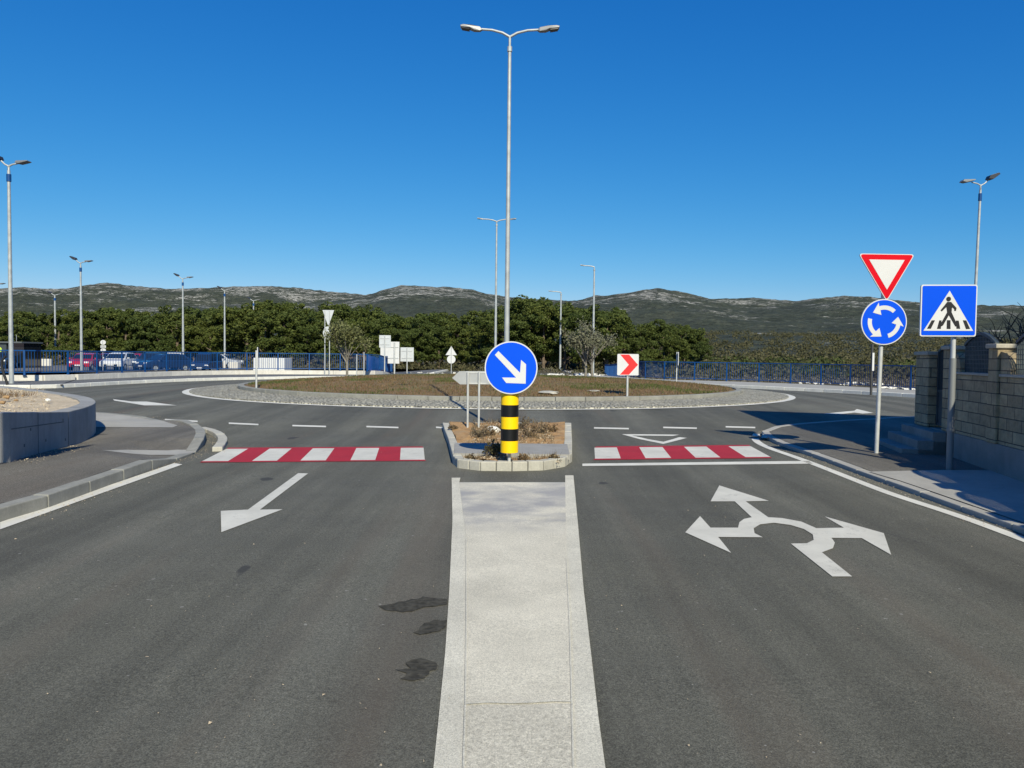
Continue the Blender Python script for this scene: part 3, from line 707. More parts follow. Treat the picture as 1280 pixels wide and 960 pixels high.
# ------------------------------------------------------------------ left pavement, planter
def walk_left(x, y):
    return G(x, y) + .125 + .17*clip((-x-4.75)/1.0)*clip((11.5-y)/2.8)
def left_h(p):   # dropped kerb at the crossing
    q = Vector((p[0], p[1])); a = Vector((kl[5].x, kl[5].y))
    return .13 - .105*(1-sm(((q-a).length-.35)/.8)) if p[1] < kl[5].y+3 else .13*(1-sm((p[1]-15.2)/1.2)) + .02
kerb('kerb', smooth_path(left_kerb, 1), .16, .13, M['kerb'], .8, .006, 1, hfun=left_h)
lk_in = []
sk = smooth_path(left_kerb, 1)
for i, p in enumerate(sk):
    t = (sk[min(i+1, len(sk)-1)] - sk[max(i-1, 0)]).normalized(); lk_in.append((p.x - t.y*.155, p.y + t.x*.155))
def walk_left2(x, y):
    z = walk_left(x, y)
    a = math.hypot(x-kl[5].x, y-kl[5].y); z -= .105*(1-sm((a-.5)/.9))
    if y > 14.8: z -= .11*sm((y-15.2)/1.2)
    return z
wl = lk_in + [(-50, -8)]
tag(sheet('sidewalk', wl, walk_left2, M['asphalt_walk'], .4, skirt=0, bounds=(-9,-1,4,20)), kind='structure')
# pale concrete strips on the left pavement
def wpt(px, py): p = P(px, py, 0, walk_left2); return (p.x, p.y)
for poly in ([(126,563),(160,562.5),(238,561),(243,566),(225,569),(180,568.5),(160,567)], [(120,516),(177,521),(206,527),(222,532),(216,534.5),(120,534)]):
    tag(sheet('sidewalk_strip', [wpt(*q) for q in poly], lambda x, y: walk_left2(x, y)+.005, M['walk_concrete'], .4), kind='structure')
# drainage islet kerb outside the corner
ck = [P(*q) for q in [(247,538.5),(258,541),(267,545),(273,551),(272,557),(265,564.5)]]
kerb('kerb', smooth_path(XY(ck), 2), .15, .07, M['kerb_pale'], .5, .006, 1)
# planter
pw = [(-5.70,8.7),(-6.02,9.8),(-6.38,11.03),(-6.62,11.9),(-6.95,12.8),(-7.38,13.6),(-8.0,14.55),(-8.85,15.5),(-10.4,17.0),(-12.7,19.1),(-16,20.3),(-32,21),(-32,7.2),(-12,7.8),(-7,8.25),(-5.95,8.42)]
pwo = smooth_path(pw[3:11], 2); pwo = [Vector(q) for q in pw[:3]] + pwo + [Vector(q) for q in pw[11:]]
pin = inset([tuple(q) for q in pwo], .24)
def ptop(y): return .735 + .165*clip((11.0-y)/2.3)
planter = thing('planter', 'curved grey concrete planter wall with pale rim, filled with beige gravel, at the left', 'planter', (-9, 13, .2))
def buildat(mb, name, m, parent, bevel=0):
    o = mb.build(name, m, parent, bevel); o.matrix_parent_inverse = Matrix.Translation(-Vector(parent.location)); return o
mb = MB(); n = len(pwo)
for ring, zt in ((pwo, 0),):
    pass
v = []
for i in range(n):
    o_, i_ = pwo[i], Vector(pin[i]); zt = ptop(o_.y)
    v += [(o_.x, o_.y, 0), (o_.x, o_.y, zt), (i_.x, i_.y, zt), (i_.x, i_.y, 0)]
f = []
for i in range(n):
    j = (i+1) % n
    for k in range(3): f.append((4*i+k, 4*j+k, 4*j+k+1, 4*i+k+1))
mb.add(v, f); 
def wall_formed():
    g = NG('formed_concrete', .8)
    n1 = g.noise(1.7, 7, .65); n2 = g.noise(40, 4, .7); n3 = g.noise(4, 5, .7, g.mapping((1, 1, .2)))
    col = g.mix(1, g.mix(1, g.mix(1, (.31, .305, .29), g.ramp(n1, [(.3, .8), (.7, 1.12)]), 'MULTIPLY'), g.ramp(n2, [(.3, .93), (.7, 1.05)]), 'MULTIPLY'), g.ramp(n3, [(.35, .85), (.6, 1.04)]), 'MULTIPLY')
    return g.done(col, g.math('ADD', n2, n1), .2, .01)
buildat(mb, 'wall', wall_formed(), planter, .012)
# formwork seams and tie holes: thin grooves as dark recess strips standing 2 mm proud
mb = MB()
for (t0, za, zb) in ((.62, .0, 0), (1.3, 0, 0)):
    pass
def wp(s):   # point along the first, straight stretch of wall
    a, b = Vector(pw[0]), Vector(pw[2]); return a.lerp(b, s)
nn = Vector((pw[2][1]-pw[0][1], -(pw[2][0]-pw[0][0]))).normalized()
for s in (.42, .995):
    q = wp(s); mb.quadbar(q + nn*.0, q + nn*.004, .012, .15, ptop(q.y)-.01)
a, b = wp(.02)+nn*.002, wp(.9)+nn*.002; mb.quadbar(a, b, .004, .70, .712, .60, .612)
for s, z in ((.2,.45),(.55,.42),(.88,.62),(.93,.33),(.3,.62)):
    q = wp(s); mb.quadbar(q, q+nn*.004, .03, z, z+.035)
buildat(mb, 'formwork_seam', mat('seam_dark', (.10,.105,.11), .9), planter)
gv = sheet('gravel_fill', [tuple(q) for q in inset([tuple(q) for q in pwo], .23)], lambda x, y: .70+.10*clip((11.5-y)/4) + .12*sm((-x-8.5)/2)*sm((17-y)/2)*.6 + .02*noise.noise(Vector((x*3, y*3, 0))), M['gravel'], .35, bounds=(-14,-5,8,20))
gv.parent = planter; gv.matrix_parent_inverse = Matrix.Translation(-Vector(planter.location))
mb = MB()
for i in range(2600):
    while True:
        y = random.uniform(9, 18.5); x = random.uniform(-13, -6.4)
        if x < -6.3 - max(0, (y-10.5))*.62 and x > -.70*y: break
    s = random.choice((.008, .012, .018)) * random.uniform(.6, 1.5); z = .70+.10*clip((11.5-y)/4)+.12*sm((-x-8.5)/2)*sm((17-y)/2)*.6
    v = [(x+random.uniform(-s,s), y+random.uniform(-s,s), z+random.uniform(0, s*1.3)) for _ in range(4)]; mb.add(v, [(0,1,2),(0,2,3),(0,3,1),(1,3,2)])
tag(mb.build('gravel', M['gravel']), 'loose beige gravel scattered in the curved planter', 'gravel', kind='stuff')
q = Q(60,497,13.2); rock('pale_stone', (q.x, q.y, .755), .05, 'single pale stone lying on the planter gravel', M['kerb_white'])
for px, py, d, s, k in ((8,497,13.4,.055,0),(20,499,12.6,.03,1),(3,504,12,.045,2),(28,493,13.8,.022,3)):
    q = Q(px, py, d); rock('brown_clod', (q.x, q.y, .79), s, ['brown clod of earth near the left end of the planter gravel, largest of the clods','small brown clod beside the dry grass in the planter','brown clod at the left picture edge on the planter gravel','smallest brown clod towards the pale stone in the planter'][k], M['orange_soil'], 'clod')
def tuft(x, y, z): pass
gp = lambda: (random.uniform(-10.2,-9.1), random.uniform(13.2, 14.8), .76)
tag(blades('dry_grass', 500, gp, .09, M['grass_dry'], .006, .9), 'thin dry grass sprouting at the back of the planter', 'grass', kind='stuff')
# spilled stones by the planter foot
mb = MB()
for i in range(260):
    s_ = random.random(); q = wp(s_) + nn*abs(random.gauss(.08, .14)) + nn*.02; s = random.uniform(.004, .014); z = walk_left2(q.x, q.y)
    v = [(q.x+random.uniform(-s,s), q.y+random.uniform(-s,s), z+random.uniform(0, s)) for _ in range(4)]; mb.add(v, [(0,1,2),(0,2,3),(0,3,1),(1,3,2)])
tag(mb.build('gravel', M['gravel']), 'crumbs of gravel spilled along the foot of the planter wall', 'gravel', kind='stuff')

# ------------------------------------------------------------------ far pavements
def off(path, d):
    out = []
    for i, p in enumerate(path):
        t = (path[min(i+1, len(path)-1)] - path[max(i-1, 0)]).normalized(); out.append(Vector((p.x - t.y*d, p.y + t.x*d)))
    return out
kerb('kerb', kerb_far_left, .18, .15, M['kerb_white'], 1.0, .008, 1)
kerb('kerb', kerb_far_right, .18, .15, M['kerb_white'], 1.0, .008, -1)
fl_s = off(fence_left, 0); fr_s = off(fence_right, 0)
tag(sheet('sidewalk', [tuple(q) for q in off(kerb_far_left, .17)[:-1]] + [(-9.4,66)] + [tuple(q) for q in fl_s[::-1]], lambda x, y: G(x, y)+.14, M['asphalt_far'], 1, skirt=.1, bounds=(-26,0,29,66)), kind='structure')
tag(sheet('sidewalk', [tuple(q) for q in off(kerb_far_right, -.17)[:-1]] + [(7.4,66)] + [tuple(q) for q in off(fence_right, -.12)[::-1]], lambda x, y: G(x, y)+.14, M['walk_concrete'], 1, skirt=.1, bounds=(0,26,20,66)), kind='structure')
# low white wall under the left fence
def fz(x, y): return .50 - .38*sm((y-52)/10)
def low_wall(path, label):
    mb = MB()
    for a, b in zip(path, path[1:]):
        d = (b-a).normalized()*.004; a2, b2 = a+d, b-d
        mb.quadbar(a2, b2, .22, -.1, fz(a.x, a.y), -.1, fz(b.x, b.y))
    return tag(mb.build('low_wall', M['concrete_white'], bevel=.01), label, 'wall')
rs = resample(fence_left, 1.6)
gi = min(range(len(rs)), key=lambda i: abs(640+960*rs[i].x/rs[i].y - 81) if rs[i].y < 42 else 9e9)
A = rs[:gi+1]; B = rs[gi:]
cut = (B[1]-B[0]).normalized(); B = [B[0]+cut*.16] + B[1:]
low_wall(A, 'low white concrete wall under the blue fence, left of the dark slot')
low_wall(B, 'low white concrete wall under the blue fence, right of the dark slot')
mb = MB(); q0 = A[-1]+cut*.08; tgt = min(kerb_far_left, key=lambda p: (p-Vector((-18.4,31.5))).length)
mb.quadbar(q0, tgt, .09, G(q0.x,q0.y)+.1, G(q0.x,q0.y)+.146, G(tgt.x,tgt.y)+.1, G(tgt.x,tgt.y)+.146)
o = mb.build('drain_channel', mat('drain_dark', (.015,.015,.015), .9)); tag(o, kind='structure')

def fence(path, zf, hgt, name, label, post=2.0):
    t = thing(name, label, 'fence', (path[0].x, path[0].y, 0)); inv = Matrix.Translation(-Vector(t.location))
    pts = resample(path, post)
    for i, p in enumerate(pts):
        mb = MB(); z = zf(p.x, p.y); d = (pts[min(i+1, len(pts)-1)]-pts[max(i-1,0)]).normalized()
        mb.quadbar(p-d*.04, p+d*.04, .06, z-.02, z+hgt); mb.quadbar(p-d*.08, p+d*.08, .14, z, z+.012)
        mb.build('post', M['blue_rail'], t).matrix_parent_inverse = inv
    for a, b in zip(pts, pts[1:]):
        mb = MB(); za, zb = zf(a.x, a.y), zf(b.x, b.y); d = (b-a).normalized(); a2 = a+d*.042; b2 = b-d*.042
        mb.quadbar(a2, b2, .05, za+hgt-.05, za+hgt+.0, zb+hgt-.05, zb+hgt+.0)
        mb.quadbar(a2, b2, .035, za+.10, za+.14, zb+.10, zb+.14)
        L = (b2-a2).length; k = int(L/.125)
        for j in range(1, k):
            q = a2.lerp(b2, j/k); zq = lerp(za, zb, j/k); mb.quadbar(q-d*.009, q+d*.009, .018, zq+.139, zq+hgt-.049)
        mb.build('bar_panel', M['blue_rail'], t).matrix_parent_inverse = inv
fence([p for p in fence_left if p.x > -32], lambda x, y: fz(x, y), 1.14, 'blue_fence', 'long blue metal railing on the low white wall, left of the roundabout')
fence([p for p in fence_right if p.x < 30], lambda x, y: G(x, y)+.14-.25*sm((y-50)/10), 1.12, 'blue_fence', 'blue metal railing curving along the pavement, right of the roundabout')

# ------------------------------------------------------------------ right pavement
rk = XY([P(*q) for q in [(951,541.5),(953,545),(962,552),(985,561),(1015,571),(1050,584),(1082,596.5),(1125,611.5),(1200,639),(1280,668)]])
e0, e1 = Vector(rk[-2]), Vector(rk[-1]); dr = (e1-e0).normalized()
rk2 = [(26, 23.6),(15, 21.3)] + XY([P(1145,525.5), P(1060,531), P(1005,535), P(970,538.5)]) + rk + [tuple(e1+dr*9)]
rks = smooth_path(rk2, 1)
def walk_right(x, y): return G(x, y) + .04 + .07*sm((x-4.2)/1.6)
kerb('kerb', rks, .14, .045, M['walk_concrete'], .8, .003, 1, hfun=lambda p: walk_right(p[0], p[1])-G(p[0], p[1])+.004)
tag(sheet('sidewalk', [tuple(q) for q in off(rks, .135)] + [(26,-6),(26,23.6)], walk_right, M['asphalt_walk'], .5, bounds=(3,9,2,20)), kind='structure')
c1 = P(1088,591,.06); c2 = P(1280,663,.05)
wpr = lambda px, py: XY([P(px, py, 0, walk_right)])[0]
tag(sheet('sidewalk_slab', [wpr(1086,590), wpr(1160,588.5), wpr(1240,588.5)] + [(6.3,9.9),(5.9,8.0),(5.1,4.0)] + [tuple(q) for q in off(rks, .12)[::-1] if 3.2 < q.y < P(1090,600).y and q.x > 3], lambda x, y: walk_right(x, y)+.006, M['walk_concrete'], .4), kind='structure')
# ring road right corner kerb, pale gutter strip
line_strip('gutter_strip', XY([P(*q) for q in [(985,556),(1005,565),(1035,573.5),(1060,582),(1083,590)]]), .16, M['walk_concrete'], .055, label='pale worn gutter strip beside the right edge line')
line_strip('kerb_corner_paint', XY([P(*q) for q in [(955,551),(961,546),(967,541.5),(966,539.5)]]), [.1,.22,.3,.12], M['kerb_pale'], .055)

# grit along the kerbs
mb = MB()
gpaths = [(sk, -1), (rks, -1)]
for i in range(2600):
    pth, sd_ = gpaths[i % 2]; k = random.randrange(len(pth)-1); a, b = pth[k], pth[k+1]
    if not (2.5 < a.y < 18 and abs(a.x) < 9): continue
    u = a.lerp(b, random.random()); t_ = (b-a).normalized(); n_ = Vector((t_.y, -t_.x))
    o_ = .01+abs(random.gauss(0, .16)); x, y = u.x+n_.x*o_, u.y+n_.y*o_; s = random.uniform(.003, .011); z = G(x, y)+.004
    v = [(x+random.uniform(-s,s), y+random.uniform(-s,s), z+random.uniform(0, s)) for _ in range(4)]; mb.add(v, [(0,1,2),(0,2,3),(0,3,1),(1,3,2)])
for i in range(500):
    y = 2.2 + 14*random.random()**1.5; x = random.uniform(-.62, .62)*y; s = random.uniform(.003, .008); z = G(x, y)+.006
    v = [(x+random.uniform(-s,s), y+random.uniform(-s,s), z+random.uniform(0, s)) for _ in range(4)]; mb.add(v, [(0,1,2),(0,2,3),(0,3,1),(1,3,2)])
tag(mb.build('grit', M['gravel']), 'pale grit scattered on the road and gathered along the kerbs', 'grit', kind='stuff')

# ------------------------------------------------------------------ boundary wall on the right
W0 = Vector((6.6, 12.05)); wd = Vector((.62, 3.30)).normalized()     # along the wall, away from the camera
WL = W0 - wd*15                                                      # near end, behind the camera
wang = math.atan2(wd.y, wd.x)
def wall_s(px):   # distance along the wall (from WL) seen at picture column px
    k = (px-640)/960; d = W0; # d + wd*s
    s = (k*d.y - d.x)/(wd.x - k*wd.y); return 15 + s
wall = thing('boundary_wall', 'shaded stone block garden wall with pillars and arched lattice panels at the right', 'wall', (WL.x, WL.y, 0), wang)
# local frame: x along the wall (away), y to the left (road side is +y), z up
sA0, sA1, sG1, sB1, sP1, sC1 = [wall_s(p) for p in (1146, 1162, 1180, 1199, 1231, 1255.5)]
TH = .20
mb = MB(); mb.box(-3, sG1, -TH, .0, -.1, .545); mb.box(sG1+0.0, sG1+.001, -TH, 0, -.1, .1); mb.build('plinth', M['plinth'], wall, .012)
mb = MB(); mb.box(sG1+.002, sA1, -TH, -.02, -.1, .54); mb.box(sA1, sA0, -TH, 0, -.1, .54); mb.build('plinth', M['plinth'], wall, .012)
lowtop = 1.40
pillars = []; panels = []; s = sG1
while s > -2.5:
    pillars.append((s-.27, s)); panels.append((s-1.60, s-.27)); s -= 1.60
for a, b in panels:
    mb = MB(); mb.box(a, b, -TH+.02, -.02, .545, lowtop); mb.build('stone_infill', M['stone'], wall, .008)
    mb = MB(); mb.box(a+.001, b-.001, -TH, 0.0, lowtop, lowtop+.035); mb.build('coping', M['coping'], wall, .008)
    # arched shoulders + lattice panel
    mb = MB(); fr = []; n = 16; z0 = lowtop+.04
    a2, b2 = a+.01, b-.30; hh = lambda u: .36 + .19*math.sin(math.pi*(.08+.84*u))
    for k in range(n+1):
        u = k/n; fr.append((a2+(b2-a2)*u, z0+hh(u)))
    pts = [(x, -.13, z) for x, z in fr]
    for (x0, zz0), (x1, zz1) in zip(fr, fr[1:]):
        mb.add([(x0,-.11,zz0-.04),(x1,-.11,zz1-.04),(x1,-.06,zz1-.04),(x0,-.06,zz0-.04),(x0,-.11,zz0),(x1,-.11,zz1),(x1,-.06,zz1),(x0,-.06,zz0)], [(0,3,2,1),(4,5,6,7),(0,1,5,4),(1,2,6,5),(2,3,7,6),(3,0,4,7)])
    k = 20
    for j in range(k+1):
        u = j/k; x = a2+(b2-a2)*u; mb.box(x-.009, x+.009, -.09, -.078, z0, z0+hh(u)-.03)
    for j in range(1, 9):
        z = z0 + j*.06
        us = [u/60 for u in range(61) if z0+hh(u/60)-.03 > z]
        if len(us) > 2: mb.box(a2+(b2-a2)*us[0], a2+(b2-a2)*us[-1], -.0775, -.072, z-.004, z+.004)
    mb.build('lattice_panel', M['iron'], wall)
    mb = MB()
    # low stone shoulders curving up to the pillars
    prof = [(b-.002, lowtop+.036), (b-.30, lowtop+.036), (b-.295, lowtop+.10), (b-.27, lowtop+.18), (b-.22, lowtop+.25), (b-.14, lowtop+.30), (b-.002, lowtop+.32)]
    vv = [(x, -TH+.02, z) for x, z in prof] + [(x, -.02, z) for x, z in prof]; m5 = len(prof)
    mb.add(vv, [tuple(range(m5)), tuple(range(2*m5-1,m5-1,-1))] + [(i, m5+i, m5+(i+1)%m5, (i+1)%m5) for i in range(m5)])
    mb.build('shoulder', M['stone'], wall)
for a, b in pillars + [(sA1, sA0)]:
    mb = MB(); mb.box(a+.001, b-.001, -TH-.02, .02, .546, 1.76 if b < sA0 else 1.68); mb.build('pillar', M['stone'], wall, .012)
    t = 1.76 if b < sA0 else 1.68
    mb = MB(); mb.box(a-.03, b+.03, -TH-.05, .05, t+.001, t+.06); mb.build('pillar_cap', M['coping'], wall, .012)
mb = MB(); mb.box(sA0, sA0+.001, -6, 0, 0, .1)
mb.box(sA0-.25, sA0-.0, -9, -TH-.031, -.1, 1.4); mb.build('return_wall', M['stone'], wall)
gate = MB(); n = 14; g0, g1 = sG1+.03, sA1-.03; gt = lambda u: 1.62 + .26*math.sin(math.pi*(.25+.5*(1-u)))**1.0*(.7+.3*(1-u))
for k in range(n):
    u0, u1 = k/n, (k+1)/n; x0, x1 = g0+(g1-g0)*u0, g0+(g1-g0)*u1; za, zb = gt(u0), gt(u1)
    gate.add([(x0,-.16,za-.04),(x1,-.16,zb-.04),(x1,-.10,zb-.04),(x0,-.10,za-.04),(x0,-.16,za),(x1,-.16,zb),(x1,-.10,zb),(x0,-.10,za)], [(0,3,2,1),(4,5,6,7),(0,1,5,4),(1,2,6,5),(2,3,7,6),(3,0,4,7)])
    gate.box((x0+x1)/2-.006, (x0+x1)/2+.006, -.14, -.125, 1.1, (za+zb)/2-.03)
gate.box(g0, g1, -.145, -.115, .60, 1.12); gate.box(g0, g0+.04, -.16, -.10, .58, gt(0)); gate.box(g1-.04, g1, -.16, -.10, .58, gt(1))
gate.box(g0, g1, -.16, -.10, 1.10, 1.14); gate.box(g0, g1, -.16, -.10, .58, .62); gate.box((g0+g1)/2-.015, (g0+g1)/2+.015, -.112, -.095, .6, 1.8)
go = gate.build('gate', M['iron'], wall)
mb = MB(); mb.box(g0+.03, g0+.06, -.095, -.05, 1.15, 1.19); mb.build('handle', M['galv'], go)
steps = thing('entrance_steps', 'three shaded concrete steps leading up to the iron gate', 'steps', (WL.x, WL.y, 0), wang)
for k, (o_, z) in enumerate(((.62, .27), (.40, .40), (.19, .53))):
    mb = MB(); mb.box(sG1-.18+.0*k, sA0+.1, .003, o_, -.05+.001*k, z); mb.build('step', M['plinth'], steps, .012)
# drainpipe-like conduit is part of the sign post below
# ------------------------------------------------------------------ house behind the wall (beyond the right picture edge): casts the broad shadow
hx0, hx1, hy0, hy1 = 8.7, 19, -1.5, 10.2
house = thing('house', 'rendered two storey house behind the stone wall, beyond the right edge of the view', 'house', (13, 4, 0))
hinv = Matrix.Translation(-Vector(house.location))
mb = MB(); mb.box(hx0, hx1, hy0, hy1, -.1, 6.9); mb.build('wall', concrete('house_render', (.6,.55,.45), .08), house).matrix_parent_inverse = hinv
mb = MB(); hm = (hy0+hy1)/2
mb.add([(8.16,hy0-.5,6.95),(hx1+.5,hy0-.5,6.95),(hx1+.5,10.75,6.95),(8.16,10.75,6.95),(9.5,hm,8.4),(hx1-1,hm,8.4),(8.16,hy0-.5,7.08),(hx1+.5,hy0-.5,7.08),(hx1+.5,10.75,7.08),(8.16,10.75,7.08)],
       [(0,3,2,1),(0,1,7,6),(1,2,8,7),(2,3,9,8),(3,0,6,9),(6,7,5,4),(8,9,4,5),(7,8,5),(9,6,4)])
mb.build('roof', mat('roof_tile', (.36,.13,.07), .8, 0, .3, 3), house).matrix_parent_inverse = hinv
for zf_ in (1.2, 4.2):
    for yy in (1.0, 4.2, 7.4):
        mb = MB(); mb.box(hx0-.05, hx0-.003, yy-.06, yy+1.16, zf_-.06, zf_+1.36); o = mb.build('window', M['white_sign'], house); o.matrix_parent_inverse = hinv
        mb = MB(); mb.box(hx0-.06, hx0-.052, yy, yy+1.1, zf_, zf_+1.3); mb.build('pane', M['glass'], o).matrix_parent_inverse = hinv

# ------------------------------------------------------------------ signs
def plate(parent, name, pts, y0, y1, m, bevel=0):
    mb = MB(); mb.prism(pts, y0, y1); return mb.build(name, m, parent, bevel)
def post(parent, x, z0, z1, r, m=None, y=0):
    mb = MB(); mb.tube([(x,y,z0),(x,y,z1)], r, 14); return mb.build('post', m or M['galv_post'], parent)
# keep-right sign with striped column
b = P(636.5, 577, .13); zb = b.z; b.y += .07; b.x *= 1.003
kr = thing('keep_right_sign', 'round blue sign with white down-right arrow on a yellow and black banded column', 'traffic sign', (b.x, b.y, zb-.03))
D = b.y; sc = D/960
mb = MB(); mb.tube([(0,0,-.1),(0,0,.3)], .022, 14); mb.build('post', M['galv_post'], kr)
zr = lambda py: Q(636.5, py, D).z - (zb-.03); zc0 = zr(565.3); zc1 = zr(491); cr = 11.1*sc
for k in range(5):
    z0 = lerp(zc0, zc1, k/5); z1 = lerp(zc0, zc1, (k+1)/5)
    mb = MB(); mb.tube([(0,0,z0+.0005),(0,0,z1-.0005)], cr, 40); mb.build('column_band', M['yellow'] if k % 2 == 0 else M['blackband'], kr)
mb = MB(); mb.tube([(0,0,zc1),(0,0,zc1+.02)], cr*.97, 32); mb.tube([(0,.02,zc1),(0,.02,zc1+.6)], .03, 14); mb.build('post_top', M['galv_post'], kr)
sz = zr(459.5); sr = 32.6*sc; cx_ = (637.7-636.5)*sc
YF = -cr-.03
plate(kr, 'sign_disc', disc(sr, 72, cx_, sz), YF, YF+.022, M['white_sign'])
plate(kr, 'sign_face', disc(sr*.955, 72, cx_, sz), YF-.003, YF-.0005, M['blue_sign'])
az = lambda X, Y: (cx_ + (X-469)*sc/4.8, sz - (Y-284)*sc/4.8)
plate(kr, 'arrow', [az(*q) for q in [(372,209),(393,186),(522,313),(527,237),(557,262),(556,377),(441,374),(416,342),(499,342)]], YF-.006, YF-.0035, M['white_sign'])
# pole behind column: double street lamp
def arm_lamp(name, label, loc, hgt, arm=.62, group=None, head=.42, single=0, rise=.10, r0=.052, r1=.032):
    t = thing(name, label, 'street lamp', loc, group=group)
    mb = MB(); mb.tube([(0,0,-.05),(0,0,.012)], .13, 16, smooth=False); mb.tube([(0,0,0),(0,0,.3),(0,0,hgt-.35)], [r0*1.15,r0,r1], 16); mb.build('pole', M['galv'], t)
    mb = MB(); mb.tube([(0,0,hgt-.42),(0,0,hgt-.33)], r1*1.45, 14); mb.tube([(0,0,hgt-.34),(0,0,hgt-.14)], r1*.75, 12)
    mb.build('collar', M['galv'], t)
    for s in ((-1, 1) if not single else (single,)):
        mb = MB(); mb.tube([(0,0,hgt-.15),(s*arm*.25,0,hgt-.15+rise*.55),(s*arm*.6,0,hgt-.15+rise*.9),(s*arm,0,hgt-.15+rise)], [r1*.8,r1*.75,r1*.7,r1*.7], 10)
        ar = mb.build('arm', M['galv'], t)
        x0 = s*(arm-.04); z = hgt-.15+rise
        prof = [(0,-.02),(.05,-.055),(.16,-.06),(.24,-.025),(head,-.02),(head+.01,.02),(head*.9,.045),(.2,.05),(.05,.04)]
        mb = MB(); n = len(prof)
        wds = [.03,.05,.06,.07,.065,.055,.055,.06,.04]; prof = [(a_, b_*.8) for a_, b_ in prof]
        v = [(x0+s*p[0], -w_, z+p[1]+p[0]*.1) for p, w_ in zip(prof, wds)] + [(x0+s*p[0], w_, z+p[1]+p[0]*.1) for p, w_ in zip(prof, wds)]
        f = [tuple(range(n)), tuple(range(2*n-1, n-1, -1))] + [(i, n+i, n+(i+1)%n, (i+1)%n) for i in range(n)]
        mb.add(v, f); hd = mb.build('lamp_head', M['lamp_grey'], t, .008)
        mb = MB(); mb.add([(x0+s*.245,-.07,z-.008),(x0+s*(head-.02),-.06,z+.012),(x0+s*(head-.02),.06,z+.012),(x0+s*.245,.07,z-.008),
                           (x0+s*.245,-.07,z-.02),(x0+s*(head-.02),-.06,z),(x0+s*(head-.02),.06,z),(x0+s*.245,.07,z-.02)], [(0,3,2,1),(4,5,6,7),(0,1,5,4),(1,2,6,5),(2,3,7,6),(3,0,4,7)])
        mb.build('lens', M['lamp_dark'], hd)
    return t
LD = 14.6; lb_ = Q(632.2, 545, LD); gz = G(lb_.x, LD)+.12; top = Q(637, 43, LD)
arm_lamp('street_lamp', 'tall double-armed galvanised street lamp standing behind the blue arrow sign', (lb_.x, LD, gz), top.z+.10-gz, arm=.55, head=.41, rise=.14)
q = Q(619, 470, 48); tp = Q(621, 279, 48)
arm_lamp('street_lamp', 'distant double-armed street lamp just left of the tall central lamp', (q.x, 48, .1), tp.z+.15, arm=.85, head=.4, rise=.15, r0=.085, r1=.05)
q = Q(741, 470, 58); tp = Q(742, 333, 58)
arm_lamp('street_lamp', 'single-armed street lamp behind the silvery olive tree', (q.x, 58, 0), tp.z+.1, arm=.7, head=.4, single=-1, r0=.1, r1=.055)
q = Q(700, 470, 80); tp = Q(702, 365, 80)
arm_lamp('street_lamp', 'distant single-armed street lamp in front of the dark pines right of centre', (q.x, 80, 0), tp.z+.1, arm=.85, head=.5, single=-1, r0=.12, r1=.07)
def flood_lamp(label, loc, hgt, r0=.08, r1=.045, scale=1.0, ry=0, swap=1, cage=False):
    t = thing('flood_lamp', label, 'flood lamp', loc, group='twin-headed floodlight masts', ry=ry)
    mb = MB(); mb.tube([(0,0,-.05),(0,0,.015)], .18, 14, smooth=False); mb.tube([(0,0,0),(0,0,hgt-.3)], [r0,r1], 16); mb.build('mast', M['galv'], t)
    mb = MB(); mb.tube([(0,0,hgt-.75),(0,0,hgt-.45)], r1*1.5, 12); mb.build('collar', M['blue_rail'], t)
    for s in (-1, 1):
        mb = MB(); e = (s*.42*scale, 0, hgt+(.18 if s*swap < 0 else .0)); mb.tube([(0,0,hgt-.32),(0,0,hgt-.12),(s*.16*scale,0,hgt-.05),e], [r1*.8,r1*.8,r1*.6,r1*.6], 8); mb.build('arm', M['galv'], t)
        mb = MB()
        if s*swap < 0:   # head tipped up, dark face seen
            c = Vector((s*.50*scale, 0, hgt+.24)); pr = [(-.26,.10),(-.20,.16),(.14,.04),(.2,-.10),(.02,-.12)]
        else:
            c = Vector((s*.62*scale, 0, hgt+.03)); pr = [(-.26,-.03),(-.1,-.06),(.26,.03),(.26,.07),(-.2,.05)]
        pr = [(c.x+p[0]*(1 if s < 0 else 1)*(1 if s*swap >= 0 else (1 if s < 0 else -1)), c.z+p[1]) for p in pr]
        mb.prism(pr, -.17*scale, .17*scale); mb.build('lamp_head', M['lamp_dark'] if s*swap < 0 else M['lamp_grey'], t, .01)
    if cage:
        mb = MB()
        for a in (0, 1):
            for k in range(4):
                x, y = [(-.3,-.3),(.3,-.3),(.3,.3),(-.3,.3)][k]; x2, y2 = [(.3,-.3),(.3,.3),(-.3,.3),(-.3,-.3)][k]
                mb.tube([(x,y,.4+a*.6),(x2,y2,.4+a*.6)], .02, 6); mb.tube([(x,y,0),(x,y,1.0)], .02, 6)
        mb.build('guard_frame', M['galv'], t)
    return t
def fl(px_b, px_t, y_top, d, z0, label, **k):
    q = Q(px_b, 460, d); tpt = Q(px_t, y_top, d)
    return flood_lamp(label, (q.x, d, z0), tpt.z-z0, **k)
fl(14.2, 10.2, 204, 32, .2, 'nearest floodlight mast, rising behind the curved planter at the left', r0=.095, r1=.06, scale=.95)
fl(102, 102, 327, 58, 0, 'floodlight mast standing in front of the red hatchback', r0=.11, r1=.06, scale=1.0)
fl(229, 229, 347, 72, 0, 'floodlight mast right of the parked cars', r0=.12, r1=.06, scale=1.1)
fl(281, 281, 362, 86, 0, 'floodlight mast beside the white cube, left of the slimmest mast', r0=.12, r1=.07, scale=1.1)
fl(317, 317, 375, 102, 0, 'farthest floodlight mast, near the white container', r0=.13, r1=.08, scale=1.2)
